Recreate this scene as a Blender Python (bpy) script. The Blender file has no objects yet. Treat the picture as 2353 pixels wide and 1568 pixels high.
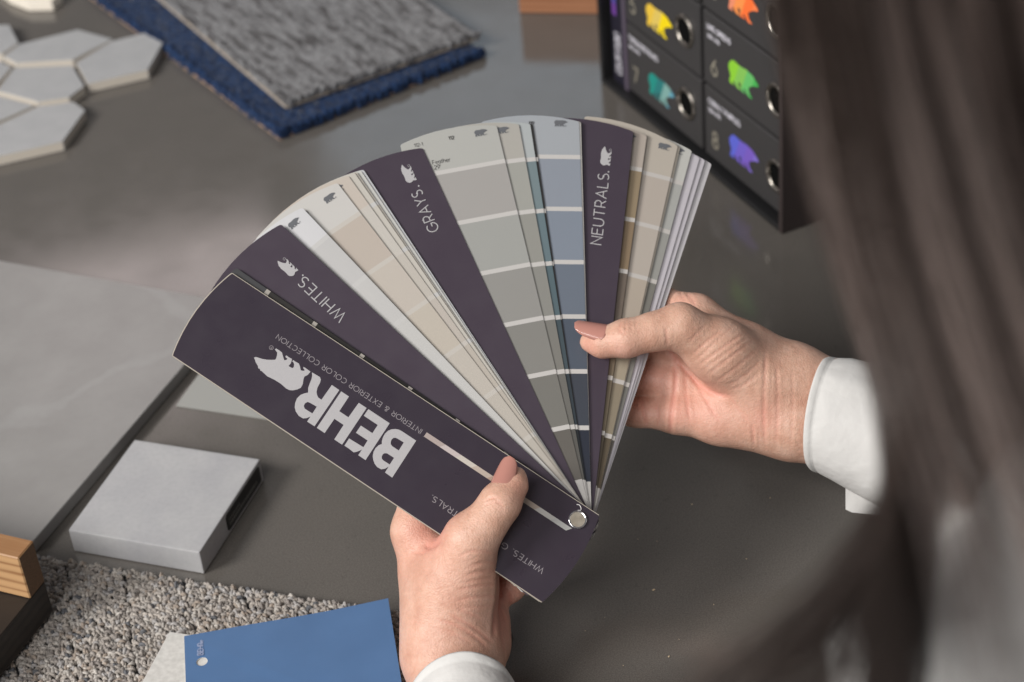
import bpy, bmesh, math, random
import numpy as np
from mathutils import Vector, Matrix
from mathutils.geometry import tessellate_polygon
R_ = math.radians
sc = bpy.context.scene
col = sc.collection
random.seed(7)

# ------------------------------------------------------------------ camera
F, CX, CY, HC = 4500.0, 1176.5, 784.0, 0.89       # focal length and centre in the units the layout was surveyed in
PITCH, ROLL = R_(36.06), R_(-5.38)
CAM = np.array([0, -HC / math.tan(PITCH), HC])
fw = np.array([0, math.cos(PITCH), -math.sin(PITCH)])
_r0 = np.array([1.0, 0, 0]); _u0 = np.array([0, math.sin(PITCH), math.cos(PITCH)])
rt = math.cos(ROLL) * _r0 + math.sin(ROLL) * _u0
up = -math.sin(ROLL) * _r0 + math.cos(ROLL) * _u0
cam = bpy.data.cameras.new('camera')
cam.sensor_width = 36.0
cam.lens = F * 36.0 / 2353.0
cam.clip_start, cam.clip_end = 0.02, 50.0
cam.dof.use_dof = True
cam.dof.focus_distance = 1.185
cam.dof.aperture_fstop = 7.0
camo = bpy.data.objects.new('camera', cam); col.objects.link(camo)
camo.matrix_world = Matrix(((rt[0], up[0], -fw[0], CAM[0]), (rt[1], up[1], -fw[1], CAM[1]),
                            (rt[2], up[2], -fw[2], CAM[2]), (0, 0, 0, 1)))
sc.camera = camo

# ------------------------------------------------------------------ light
w = bpy.data.worlds.new('World'); sc.world = w; w.use_nodes = True
w.node_tree.nodes['Background'].inputs[0].default_value = (0.95, 0.97, 1.0, 1)
w.node_tree.nodes['Background'].inputs[1].default_value = 0.165
sc.view_settings.view_transform = 'Standard'
sc.view_settings.look = 'None'
sc.view_settings.exposure = 0.0
sc.view_settings.gamma = 1.0


def ray(x, y): return fw + (x - CX) / F * rt - (y - CY) / F * up
def at(x, y, z=0.0):                    # the point at height z seen at (x, y)
    d = ray(x, y); return CAM + d * ((z - HC) / d[2])
def atd(x, y, dep): return CAM + ray(x, y) * dep
def depth_of(P): return float((np.asarray(P) - CAM) @ fw)


def area(name, loc, target, sx, sy, power, colr, xdir=None):
    l = bpy.data.lights.new(name, 'AREA'); l.shape = 'RECTANGLE'; l.size = sx; l.size_y = sy
    l.energy = power; l.color = colr
    o = bpy.data.objects.new(name, l); col.objects.link(o)
    z = (Vector(loc) - Vector(target)).normalized()
    if xdir is None:
        x = Vector((0, 0, 1)).cross(z).normalized()
    else:
        x = Vector(xdir); x = (x - z * x.dot(z)).normalized()
    y = z.cross(x)
    m = Matrix((x, y, z)).transposed().to_4x4(); m.translation = Vector(loc)
    o.matrix_world = m
    return o


area('window_light', (-3.1, -1.55, 2.45), (-0.05, -0.1, 0.05), 1.25, 1.25, 158, (1.0, 0.97, 0.93))
area('far_window_light', (0.0, 3.3, 1.66), (0, 0.2, 0), 0.9, 0.6, 2.0, (0.70, 0.85, 1.0))
area('fill_light', (-1.55, -3.35, 2.9), (0.1, -0.2, 0.1), 2.0, 1.6, 98, (1.0, 0.97, 0.945))  # broad fill lamp added behind the camera to lift hair, palm and table
# lamp added only for its mirror image, the pinkish patch on the polished stone
_c = at(330, 750); _d = ray(330, 750); _d = _d / np.linalg.norm(_d); _m = np.array([_d[0], _d[1], -_d[2]])
area('patch_mirror_light', _c + _m * 1.5, _c, 0.46, 0.24, 1.15, (1.0, 0.86, 0.85),
     xdir=at(700, 430) - at(60, 575))

# ------------------------------------------------------------------ helpers
def lin(c): return c / 12.92 if c <= 0.04045 else ((c + 0.055) / 1.055) ** 2.4
def rgb(r, g, b, k=1.0): return (min(1, lin(r / 255) * k), min(1, lin(g / 255) * k), min(1, lin(b / 255) * k), 1)


MATS = {}
def mat(name, color, rough=0.5, spec=0.5, metal=0.0):
    if name in MATS: return MATS[name]
    m = bpy.data.materials.new(name); m.use_nodes = True
    b = m.node_tree.nodes['Principled BSDF']
    b.inputs['Base Color'].default_value = color
    b.inputs['Roughness'].default_value = rough
    b.inputs['Specular IOR Level'].default_value = spec
    b.inputs['Metallic'].default_value = metal
    MATS[name] = m
    return m
def N(m, typ, **kw):
    n = m.node_tree.nodes.new(typ)
    for k, v in kw.items():
        if k in n.inputs: n.inputs[k].default_value = v
        else: setattr(n, k, v)
    return n
def L(m, a, b): m.node_tree.links.new(a, b)
def bsdf(m): return m.node_tree.nodes['Principled BSDF']
def ramp(m, fac, stops, interp='LINEAR'):
    r = N(m, 'ShaderNodeValToRGB'); r.color_ramp.interpolation = interp
    e = r.color_ramp.elements
    while len(e) < len(stops): e.new(0.5)
    for i, (p, c) in enumerate(stops): e[i].position = p; e[i].color = c
    L(m, fac, r.inputs[0]); return r
def coords(m, scale=1.0, rot=0.0, kind='Object'):
    t = N(m, 'ShaderNodeTexCoord'); mp = N(m, 'ShaderNodeMapping')
    mp.inputs['Scale'].default_value = (scale,) * 3 if not isinstance(scale, tuple) else scale
    mp.inputs['Rotation'].default_value = (0, 0, rot)
    L(m, t.outputs[kind], mp.inputs['Vector']); return mp.outputs[0]
def noise(m, vec, scale, detail=3.0, rough=0.5):
    n = N(m, 'ShaderNodeTexNoise'); n.inputs['Scale'].default_value = scale
    n.inputs['Detail'].default_value = detail; n.inputs['Roughness'].default_value = rough
    L(m, vec, n.inputs['Vector']); return n.outputs['Fac']
def bump(m, height, dist, strength=1.0, prev=None):
    b = N(m, 'ShaderNodeBump'); b.inputs['Distance'].default_value = dist; b.inputs['Strength'].default_value = strength
    L(m, height, b.inputs['Height'])
    if prev is not None: L(m, prev, b.inputs['Normal'])
    L(m, b.outputs[0], bsdf(m).inputs['Normal']); return b.outputs[0]
def mixc(m, fac, a, b, mode='MIX'):
    x = N(m, 'ShaderNodeMix', data_type='RGBA', blend_type=mode)
    for s, v in ((0, fac), (6, a), (7, b)):
        if isinstance(v, (float, int)): x.inputs[s].default_value = v
        elif isinstance(v, tuple): x.inputs[s].default_value = v
        else: L(m, v, x.inputs[s])
    return x.outputs[2]


def link(name, me, parent=None, smooth=False):
    o = bpy.data.objects.new(name, me); col.objects.link(o)
    if parent is not None: o.parent = parent
    if smooth:
        me.polygons.foreach_set('use_smooth', [True] * len(me.polygons))
    return o
def mesh(name, V, Fs, mats, parent=None, mi=None, smooth=False):
    me = bpy.data.meshes.new(name)
    me.from_pydata([tuple(map(float, v)) for v in V], [], Fs)
    for m in (mats if isinstance(mats, (list, tuple)) else [mats]): me.materials.append(m)
    if mi is not None: me.polygons.foreach_set('material_index', mi)
    me.update()
    return link(name, me, parent, smooth)
def from_bm(name, bm, mats, parent=None, smooth=False):
    bmesh.ops.recalc_face_normals(bm, faces=bm.faces)
    me = bpy.data.meshes.new(name); bm.to_mesh(me); bm.free()
    for m in (mats if isinstance(mats, (list, tuple)) else [mats]): me.materials.append(m)
    return link(name, me, parent, smooth)
def tag(o, label, cat, group=None, kind=None):
    o['label'] = label; o['category'] = cat
    if group: o['group'] = group
    if kind: o['kind'] = kind
    return o
def empty(name, loc, label, cat, mtx=None):
    o = bpy.data.objects.new(name, None); col.objects.link(o); o.empty_display_size = 0.02
    if mtx is not None: o.matrix_world = mtx
    else: o.location = Vector([float(v) for v in loc])
    tag(o, label, cat); return o
def prism_bm(poly, z0, z1, bev=0.0, seg=2, top_mat=0, side_mat=0):
    bm = bmesh.new()
    vs = [bm.verts.new((p[0], p[1], z0)) for p in poly]
    f = bm.faces.new(vs)
    r = bmesh.ops.extrude_face_region(bm, geom=[f])
    for v in r['geom']:
        if isinstance(v, bmesh.types.BMVert): v.co.z = z1
    bmesh.ops.recalc_face_normals(bm, faces=bm.faces)
    for q in bm.faces: q.material_index = top_mat if q.normal.z > 0.7 else side_mat
    if bev > 0:
        bmesh.ops.bevel(bm, geom=list(bm.edges), offset=bev, segments=seg, profile=0.6, affect='EDGES')
    return bm
def box_bm(x0, x1, y0, y1, z0, z1, bev=0.0, seg=2):
    return prism_bm([(x0, y0), (x1, y0), (x1, y1), (x0, y1)], z0, z1, bev, seg)
def local(P, o):      # world points as xy around o
    return [(float(p[0] - o[0]), float(p[1] - o[1])) for p in P]
def flat_poly(loops, z=0.0, fn=None):
    """triangulated polygon with holes -> (verts, faces)"""
    L3 = [[Vector((p[0], p[1], 0)) for p in lp] for lp in loops]
    tris = tessellate_polygon(L3)
    V = [p for lp in loops for p in lp]
    V = [(fn(*p) if fn else p) for p in V]
    out = []
    for t in tris:
        a, b, c = (V[i] for i in t)
        if (b[0] - a[0]) * (c[1] - a[1]) - (b[1] - a[1]) * (c[0] - a[0]) < 0: t = (t[0], t[2], t[1])
        out.append(tuple(t))
    return [(p[0], p[1], z) for p in V], out


# ------------------------------------------------------------------ stroke lettering
def arc(cx, cy, rx, ry, a0, a1, n=10):
    return [(cx + rx * math.cos(R_(a0 + (a1 - a0) * i / n)), cy + ry * math.sin(R_(a0 + (a1 - a0) * i / n))) for i in range(n + 1)]
GL = {
 'A': (.78, [[(0, 0), (.39, 1), (.78, 0)], [(.14, .33), (.64, .33)]]),
 'B': (.62, [[(0, 0), (0, 1), (.3, 1)] + arc(.3, .76, .24, .24, 90, -90) + [(0, .52)], [(.3, .52)] + arc(.33, .26, .27, .26, 90, -90) + [(0, 0)]]),
 'C': (.76, [arc(.46, .5, .46, .5, 48, 312, 16)]),
 'D': (.74, [[(0, 0), (0, 1), (.26, 1)] + arc(.26, .5, .46, .5, 90, -90, 14) + [(0, 0)]]),
 'E': (.56, [[(.56, 1), (0, 1), (0, 0), (.56, 0)], [(0, .52), (.5, .52)]]),
 'F': (.54, [[(.54, 1), (0, 1), (0, 0)], [(0, .52), (.48, .52)]]),
 'G': (.92, [arc(.48, .5, .48, .5, 48, 335, 18) + [(.92, .47), (.56, .47)]]),
 'H': (.70, [[(0, 0), (0, 1)], [(.7, 0), (.7, 1)], [(0, .52), (.7, .52)]]),
 'I': (.0, [[(0, 0), (0, 1)]]),
 'K': (.6, [[(0, 0), (0, 1)], [(.58, 1), (0, .42)], [(.2, .58), (.6, 0)]]),
 'L': (.52, [[(0, 1), (0, 0), (.52, 0)]]),
 'M': (.84, [[(0, 0), (0, 1), (.42, .3), (.84, 1), (.84, 0)]]),
 'N': (.72, [[(0, 0), (0, 1), (.72, 0), (.72, 1)]]),
 'O': (.96, [arc(.48, .5, .48, .5, 90, 450, 24)]),
 'P': (.58, [[(0, 0), (0, 1), (.3, 1)] + arc(.3, .72, .28, .28, 90, -90) + [(0, .44)]]),
 'Q': (.96, [arc(.48, .5, .48, .5, 90, 450, 24), [(.6, .3), (.92, -.05)]]),
 'R': (.62, [[(0, 0), (0, 1), (.3, 1)] + arc(.3, .71, .29, .29, 90, -90) + [(0, .42)], [(.32, .42), (.62, 0)]]),
 'S': (.6, [arc(.3, .75, .27, .25, 40, 270, 10) + arc(.3, .25, .3, .25, 90, -140, 10)]),
 'T': (.68, [[(0, 1), (.68, 1)], [(.34, 1), (.34, 0)]]),
 'U': (.68, [[(0, 1), (0, .34)] + arc(.34, .34, .34, .34, 180, 360, 12) + [(.68, 1)]]),
 'W': (1.1, [[(0, 1), (.28, 0), (.55, .95), (.82, 0), (1.1, 1)]]),
 'X': (.66, [[(0, 1), (.66, 0)], [(0, 0), (.66, 1)]]),
 'Y': (.7, [[(0, 1), (.35, .46), (.7, 1)], [(.35, .46), (.35, 0)]]),
 '&': (.74, [[(.74, 0), (.2, .66)] + arc(.33, .8, .17, .19, 210, -20, 8) + [(.1, .42)] + arc(.28, .24, .25, .24, 140, 330, 8) + [(.7, .5)]]),
 '.': (.12, [[(.03, 0), (.03, .11)], [(.09, 0), (.09, .11)]]), '-': (.3, [[(0, .4), (.3, .4)]]),
 '0': (.6, [arc(.3, .5, .3, .5, 90, 450, 18)]),
 '1': (.24, [[(0, .8), (.24, 1), (.24, 0)]]),
 '2': (.56, [arc(.28, .71, .28, .29, 165, -25, 10) + [(0, 0), (.58, 0)]]),
 '3': (.56, [arc(.27, .74, .25, .26, 150, -90, 10) , arc(.27, .25, .29, .27, 80, -150, 10)]),
 '4': (.62, [[(.46, 0), (.46, 1), (0, .28), (.62, .28)]]),
 '5': (.56, [[(.52, 1), (.1, 1), (.05, .55)] + arc(.27, .32, .29, .32, 120, -150, 10)]),
 '6': (.58, [arc(.29, .31, .29, .31, 90, 450, 14), [(.46, 1), (.06, .5)]]),
 '7': (.56, [[(0, 1), (.56, 1), (.18, 0)]]),
 '8': (.56, [arc(.28, .76, .23, .24, 90, 450, 14), arc(.28, .26, .28, .26, 90, 450, 14)]),
 '9': (.58, [arc(.29, .69, .29, .31, 90, 450, 14), [(.53, .52), (.14, 0)]]),
 'e': (.52, [[(.03, .36), (.5, .36)] + arc(.27, .33, .25, .33, 10, 320, 12)]),
 'a': (.5, [arc(.25, .33, .25, .33, 90, 450, 12), [(.5, .66), (.5, 0)]]),
 't': (.3, [[(.14, .9), (.14, 0), (.28, 0)], [(0, .64), (.3, .64)]]),
 'h': (.46, [[(0, 1.05), (0, 0)], [(0, .42)] + arc(.23, .42, .23, .24, 180, 0, 8) + [(.46, 0)]]),
 'r': (.28, [[(0, .66), (0, 0)], arc(.22, .4, .22, .26, 180, 70, 5)]),
 ' ': (.3, []),
}
def stroke(pts, hw):
    """mitred ribbon along a polyline"""
    P = [np.array(p, float) for p in pts]
    closed = np.linalg.norm(P[0] - P[-1]) < 1e-6
    if closed: P = P[:-1]
    n = len(P); Lf, Rg = [], []
    for i in range(n):
        a = P[i - 1] if (i > 0 or closed) else None
        b = P[(i + 1) % n] if (i < n - 1 or closed) else None
        d1 = (P[i] - a) / (np.linalg.norm(P[i] - a) + 1e-12) if a is not None else None
        d2 = (b - P[i]) / (np.linalg.norm(b - P[i]) + 1e-12) if b is not None else None
        if d1 is None: d1 = d2
        if d2 is None: d2 = d1
        n1 = np.array([-d1[1], d1[0]]); n2 = np.array([-d2[1], d2[0]])
        m = n1 + n2; l = np.linalg.norm(m)
        m = n1 if l < 1e-6 else m / l
        k = hw / max(0.42, float(m @ n1))
        Lf.append(P[i] + m * k); Rg.append(P[i] - m * k)
    V = Lf + Rg
    Fs = [(i, n + i, n + (i + 1) % n, (i + 1) % n) for i in range(n if closed else n - 1)]
    return V, Fs
def lettering(name, text, h, wt, m, parent, fn, track=0.22, z=0.0001):
    """text of cap height h as thin raised print; fn maps (u, v) to local x, y"""
    V, Fs = [], []; u = 0.0; k = 0
    for ch in text:
        wd, strokes = GL[ch]
        for s in strokes:
            v, f = stroke([(u + p[0] * h, p[1] * h) for p in s], wt / 2)
            o = len(V); k += 1
            V += [(*fn(*q), z + 1.5e-5 * (k % 4)) for q in v]
            Fs += [tuple(o + i for i in q) for q in f]
        u += (wd + track) * h
    return mesh(name, V, Fs, m, parent), u - track * h
def ring_mark(cu, cv, rad, wt):
    return stroke([(cu + rad * math.cos(a * math.pi / 8), cv + rad * math.sin(a * math.pi / 8)) for a in range(17)], wt / 2)


BEAR = [(-27.1, 220.3), (-27.8, 219.0), (-28.9, 217.7), (-29.9, 215.4), (-31.1, 214.2), (-30.9, 213.2), (-31.6, 212.2), (-31.4, 211.4), (-32.2, 206.7), (-31.5, 201.5), (-31.4, 197.1), (-32.0, 192.6), (-31.7, 190.5), (-30.7, 188.7), (-28.8, 186.9), (-26.6, 185.6), (-23.9, 186.0), (-21.2, 187.4), (-19.6, 187.9), (-17.6, 186.9), (-14.8, 186.6), (-14.7, 189.5), (-14.7, 191.7), (-15.1, 191.9), (-15.7, 191.3), (-15.9, 190.2), (-16.5, 190.1), (-17.1, 191.0), (-17.5, 192.0), (-15.8, 193.8), (-14.6, 195.5), (-14.8, 197.7), (-14.8, 199.7), (-15.8, 199.5), (-16.0, 198.4), (-16.9, 197.4), (-18.4, 196.7), (-19.3, 197.1), (-19.4, 198.2), (-19.5, 199.8), (-18.8, 199.75), (-17.3, 199.6), (-15.7, 200.1), (-14.6, 200.6), (-14.8, 202.5), (-14.7, 204.8), (-15.5, 204.9), (-16.0, 204.2), (-16.0, 203.0), (-16.8, 203.0), (-17.9, 203.8), (-17.4, 204.8), (-15.6, 207.0), (-14.7, 208.1), (-14.5, 210.3), (-14.6, 212.5), (-15.5, 212.8), (-16.0, 211.5), (-16.3, 210.5), (-17.7, 209.6), (-19.8, 208.8), (-20.8, 208.8), (-22.2, 210.6), (-23.8, 213.2), (-24.9, 215.7), (-25.5, 217.8), (-26.1, 219.6)]
BU = [((p[1] - 185.6) / 34.7, (-p[0] - 14.5) / 34.7) for p in BEAR]      # unit bear: u 0..1, feet at v = 0, walking towards +u
LR = [(-14.7, 185.7), (-14.4, 179.9), (-15.4, 178.5), (-17.2, 177.8), (-20.8, 177.3), (-23.3, 176.2), (-24.7, 174.9), (-25.6, 173.3), (-25.7, 170.9), (-14.4, 171.0), (-14.5, 165.4), (-41.8, 164.8), (-41.9, 170.2), (-38.1, 170.4), (-40.2, 171.6), (-41.7, 173.4), (-41.8, 176.5), (-40.6, 179.5), (-38.8, 181.6), (-36.4, 182.9), (-33.4, 183.7), (-30.4, 183.2), (-28.1, 181.7), (-26.6, 180.2), (-24.0, 181.9), (-21.3, 182.7), (-18.4, 183.4), (-16.4, 184.3)]
LRC = [(-31.6, 177.1), (-31.2, 175.4), (-30.9, 170.7), (-35.9, 170.5), (-36.0, 173.7), (-36.0, 176.1), (-35.0, 177.5), (-33.3, 177.9)]
LH = [(-14.5, 164.0), (-14.5, 158.2), (-25.5, 157.8), (-25.5, 151.0), (-14.4, 151.0), (-14.4, 145.2), (-41.8, 144.4), (-41.8, 150.2), (-31.1, 150.7), (-31.1, 157.5), (-41.8, 157.3), (-41.8, 163.1)]
LE = [(-14.4, 143.9), (-14.4, 128.1), (-41.7, 127.2), (-41.7, 132.6), (-37.5, 132.7), (-39.1, 133.6), (-40.6, 134.7), (-41.8, 135.9), (-41.5, 139.8), (-41.5, 142.9), (-36.2, 143.1), (-35.8, 132.8), (-30.9, 133.1), (-30.9, 141.7), (-25.5, 141.8), (-25.5, 133.3), (-19.4, 133.5), (-19.4, 143.8)]
LB = [(-14.3, 108.6), (-41.6, 107.7), (-41.4, 113.1), (-37.1, 113.3), (-39.5, 114.4), (-41.1, 116.1), (-41.3, 118.9), (-40.5, 121.3), (-39.0, 123.4), (-37.2, 125.0), (-34.8, 126.1), (-32.1, 126.4), (-29.6, 125.9), (-27.8, 124.7), (-26.4, 125.7), (-24.1, 126.5), (-21.4, 126.8), (-18.9, 126.3), (-17.0, 125.1), (-15.5, 123.3), (-14.6, 121.4), (-14.3, 119.3)]
LBC1 = [(-19.5, 114.2), (-25.4, 113.9), (-25.4, 118.8), (-24.9, 120.1), (-23.8, 120.9), (-22.2, 121.4), (-20.7, 121.0), (-19.9, 120.0), (-19.7, 118.9)]
LBC2 = [(-30.8, 113.7), (-35.7, 113.5), (-35.8, 118.2), (-35.4, 119.5), (-34.4, 120.3), (-32.8, 120.6), (-31.6, 120.0), (-30.9, 118.8)]
def bear_emblem(parent, fn, length, m, z=0.0001, reg=None):
    V, Fs = flat_poly([BU], 0.0)
    V = [(*fn(v[0] * length, v[1] * length), z) for v in V]
    o = mesh('bear_emblem', V, Fs, m, parent)
    if reg:
        v, f = ring_mark(*reg)
        V2 = [(*fn(*q), z) for q in v]
        k = len(V)
        o2 = mesh('registered_mark', V2, f, m, parent)
    return o

# ------------------------------------------------------------------ materials
K = .93      # light on the deck: rendered value / albedo
def paper(name, r, g, b, rough=0.42):
    a_ = (r + g + b) / 3; r, g, b = [a_ + (c - a_) * (.72 if r >= b else 1.05) for c in (r, g, b)]
    m = mat(name, rgb(r, g, b, K), rough, 0.4)
    return m
m_table = mat('table_stone', (0.08, 0.075, 0.068, 1), 0.13, 0.5)
v = coords(m_table)
n1 = noise(m_table, v, 1100, 2); n2 = noise(m_table, v, 9, 3)
vo = N(m_table, 'ShaderNodeTexVoronoi'); vo.inputs['Scale'].default_value = 420; L(m_table, v, vo.inputs['Vector'])
c1 = ramp(m_table, n1, [(0.36, (.100, .091, .082, 1)), (0.5, (.121, .110, .100, 1)), (0.68, (.145, .134, .122, 1))])
c2 = ramp(m_table, vo.outputs['Distance'], [(0.0, (1.3, 1.3, 1.3, 1)), (0.10, (1, 1, 1, 1)), (0.8, (1, 1, 1, 1)), (1.0, (.88, .88, .88, 1))])
c3 = ramp(m_table, n2, [(0.3, (.92, .92, .92, 1)), (0.7, (1.07, 1.06, 1.05, 1))])
L(m_table, mixc(m_table, 1.0, mixc(m_table, 1.0, c1.outputs[0], c2.outputs[0], 'MULTIPLY'), c3.outputs[0], 'MULTIPLY'), bsdf(m_table).inputs['Base Color'])
rr = ramp(m_table, noise(m_table, v, 30, 4), [(0.3, (.10, .10, .10, 1)), (0.75, (.17, .17, .17, 1))])
L(m_table, rr.outputs[0], bsdf(m_table).inputs['Roughness'])

m_quartz = mat('pale_quartz', (.5, .5, .51, 1), 0.35)
v = coords(m_quartz)
cq = ramp(m_quartz, noise(m_quartz, v, 300, 3), [(0.30, (.39, .39, .397, 1)), (0.5, (.412, .412, .419, 1)), (0.72, (.43, .43, .435, 1))])
cq2 = ramp(m_quartz, noise(m_quartz, v, 40, 2), [(0.3, (.93, .93, .95, 1)), (0.7, (1.04, 1.04, 1.04, 1))])
L(m_quartz, mixc(m_quartz, 1.0, cq.outputs[0], cq2.outputs[0], 'MULTIPLY'), bsdf(m_quartz).inputs['Base Color'])
m_slab = mat('grey_marble', (.4, .4, .4, 1), 0.33)
v = coords(m_slab)
cs = ramp(m_slab, noise(m_slab, v, 26, 6, .6), [(0.25, (.235, .226, .22, 1)), (0.5, (.262, .254, .247, 1)), (0.75, (.29, .282, .275, 1))])
wv = N(m_slab, 'ShaderNodeTexWave'); wv.inputs['Scale'].default_value = 1.6; wv.inputs['Distortion'].default_value = 9; wv.inputs['Detail'].default_value = 5; wv.inputs['Detail Scale'].default_value = 2.2
L(m_slab, v, wv.inputs['Vector'])
vein = ramp(m_slab, wv.outputs['Fac'], [(0.975, (0, 0, 0, 1)), (1.0, (.08, .08, .08, 1))])
L(m_slab, mixc(m_slab, vein.outputs[0], cs.outputs[0], (.60, .61, .62, 1)), bsdf(m_slab).inputs['Base Color'])
m_glaze = mat('glazed_tile', (.52, .53, .56, 1), 0.3)
v = coords(m_glaze)
cg = ramp(m_glaze, noise(m_glaze, v, 60, 4), [(0.3, (.375, .38, .388, 1)), (0.7, (.42, .424, .43, 1))])
L(m_glaze, cg.outputs[0], bsdf(m_glaze).inputs['Base Color'])
m_bisque = mat('tile_bisque', rgb(202, 194, 182, 1.05), 0.8)
m_cream = mat('cream_tile', rgb(215, 208, 196, 1.3), 0.4)
m_light = mat('pale_tile', rgb(180, 177, 172, 1.3), 0.55)
v = coords(m_light); cl = ramp(m_light, noise(m_light, v, 260, 3), [(0.3, rgb(170, 168, 164, 1.3)), (0.7, rgb(188, 186, 182, 1.3))])
L(m_light, cl.outputs[0], bsdf(m_light).inputs['Base Color'])
m_card = mat('pale_card', rgb(160, 160, 156, .98), 0.5)

def wood(name, c0, c1, rough, ax=0, sc_=1.0):
    m = mat(name, c0, rough, 0.4)
    s = [90 * sc_] * 3; s[ax] = 5 * sc_
    v = coords(m, tuple(s))
    a = noise(m, v, 1.0, 5, .62)
    wv = N(m, 'ShaderNodeTexWave', wave_type='BANDS', bands_direction='Z'); wv.inputs['Scale'].default_value = 0.5
    wv.inputs['Distortion'].default_value = 3.0; wv.inputs['Detail'].default_value = 3
    L(m, v, wv.inputs['Vector'])
    mx = mixc(m, 0.42, a, wv.outputs['Fac'])
    r = ramp(m, mx, [(0.30, c1), (0.46, c0), (0.75, tuple(min(1, x * 1.12) for x in c0[:3]) + (1,))])
    L(m, r.outputs[0], bsdf(m).inputs['Base Color'])
    bump(m, mx, 0.0003, 0.4)
    return m
m_oak = wood('oak', (.48, .285, .14, 1), (.30, .15, .065, 1), 0.5)
m_oakend = mat('oak_end_grain_shaded', (.36, .17, .06, 1), 0.6)  # end grain, darkened further to stand for the shade on that face
v = coords(m_oakend, (60, 160, 500)); r = ramp(m_oakend, noise(m_oakend, v, 3, 4), [(0.3, (.070, .034, .013, 1)), (0.7, (.125, .064, .026, 1))])
L(m_oakend, r.outputs[0], bsdf(m_oakend).inputs['Base Color'])
m_darkwood = wood('dark_wood', (.020, .015, .012, 1), (.010, .008, .007, 1), 0.5)
m_copper = wood('red_oak', (.36, .17, .09, 1), (.27, .11, .055, 1), 0.4)

# ------------------------------------------------------------------ table
tab = mesh('table', [(-1.1, -0.62, 0), (1.1, -0.62, 0), (1.1, 1.05, 0), (-1.1, 1.05, 0), (-1.1, -0.62, -.03), (1.1, -0.62, -.03), (1.1, 1.05, -.03), (-1.1, 1.05, -.03)],
     [(0, 1, 2, 3), (4, 7, 6, 5), (0, 4, 5, 1), (1, 5, 6, 2), (2, 6, 7, 3), (3, 7, 4, 0)], m_table)
tag(tab, 'dark grey speckled polished stone table top under all the samples', 'table')

# ------------------------------------------------------------------ stone samples
def rect_from(a, b, length, z):
    """corner a, direction to b (points on height z): rectangle with second side to its left"""
    A = at(*a, z)[:2]; B = at(*b, z)[:2]
    d = B - A; n = np.array([-d[1], d[0]]) / np.linalg.norm(d) * length
    return [A, B, B + n, A + n]
T = 0.020
q = rect_from((157, 1218), (458, 1270), 0.100, T); o = sum(q) / 4
th = empty('quartz_sample', (o[0], o[1], 0), 'square pale grey quartz block with a black sticker on its side', 'stone sample')
from_bm('block', prism_bm(local(q, o), 0.0004, T, 0.0009, 2), m_quartz, th)
e = (q[2] - q[1]); e = e / np.linalg.norm(e); nn = np.array([e[1], -e[0]])      # right-hand face
def on_face(s, z, off): p = q[1] + e * s + nn * off - o; return (p[0], p[1], z)
S0, S1, Z0, Z1 = 0.040, 0.0965, 0.003, 0.0172
lab = [(S0 + .002, Z0), (S1 - .001, Z0), (S1, Z0 + .001), (S1, Z1 - .002), (S1 - .002, Z1), (S0 + .002, Z1), (S0, Z1 - .002), (S0, Z0 + .002)]
m_black = mat('black_sticker', (.008, .008, .008, 1), 0.35)
m_stext = mat('sticker_print', rgb(135, 135, 132), 0.6)
n_ = len(lab)
st = mesh('sticker', [on_face(s, z, .0002) for s, z in lab] + [on_face(s, z, -.0001) for s, z in lab], [tuple(range(n_))] + [(i, n_ + i, n_ + (i + 1) % n_, (i + 1) % n_) for i in range(n_)], m_black, th)
for txt, s0, z0, h in (('QUARTZ', .045, .0105, .0022), ('SAMPLE', .045, .006, .0026), ('PALE GREY', .066, .006, .0026)):
    pass
V, Fs = [], []
for row, (z0, h, s0, s1) in enumerate(((.0104, .0016, .044, .062), (.0062, .0026, .044, .090))):
    s = s0
    while s < s1:
        wd = h * random.uniform(.35, .7); k = len(V)
        V += [on_face(s, z0, .0003), on_face(s + wd, z0, .0003), on_face(s + wd, z0 + h, .0003), on_face(s, z0 + h, .0003)]
        Fs.append((k, k + 1, k + 2, k + 3)); s += wd + h * .35
mesh('fine_print', V, Fs, m_stext, st)

T = 0.0105
A = at(75, 1245, T)[:2]; B = at(418, 845, T)[:2]; d = (B - A) / np.linalg.norm(B - A); nl = np.array([-d[1], d[0]])
TL = at(250, 644, T)[:2]; hgt = float((TL - A) @ d)
q = [A, A + d * hgt, A + d * hgt + nl * 0.30, A + nl * 0.30]; o = sum(q) / 4
sl = from_bm('stone_slab', prism_bm(local(q, o), 0.0003, T, 0.0005, 1), m_slab)
sl.location = (o[0], o[1], 0)
tag(sl, 'large grey marble slab with thin white veins lying at the table edge', 'stone slab')

T = 0.0012
q0 = at(405, 932, T)[:2]; q1 = at(705, 976, T)[:2]; d = (q1 - q0) / np.linalg.norm(q1 - q0); nl = np.array([-d[1], d[0]])
q = [q0, q0 + d * .105, q0 + d * .105 + nl * .075, q0 + nl * .075 ]; o = sum(q) / 4
pc = from_bm('swatch_card', prism_bm(local(q, o), 0.0003, T, 0, 1), m_card); pc.location = (o[0], o[1], 0)
tag(pc, 'flat pale grey card lying half hidden beneath the fan deck', 'card')

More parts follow.
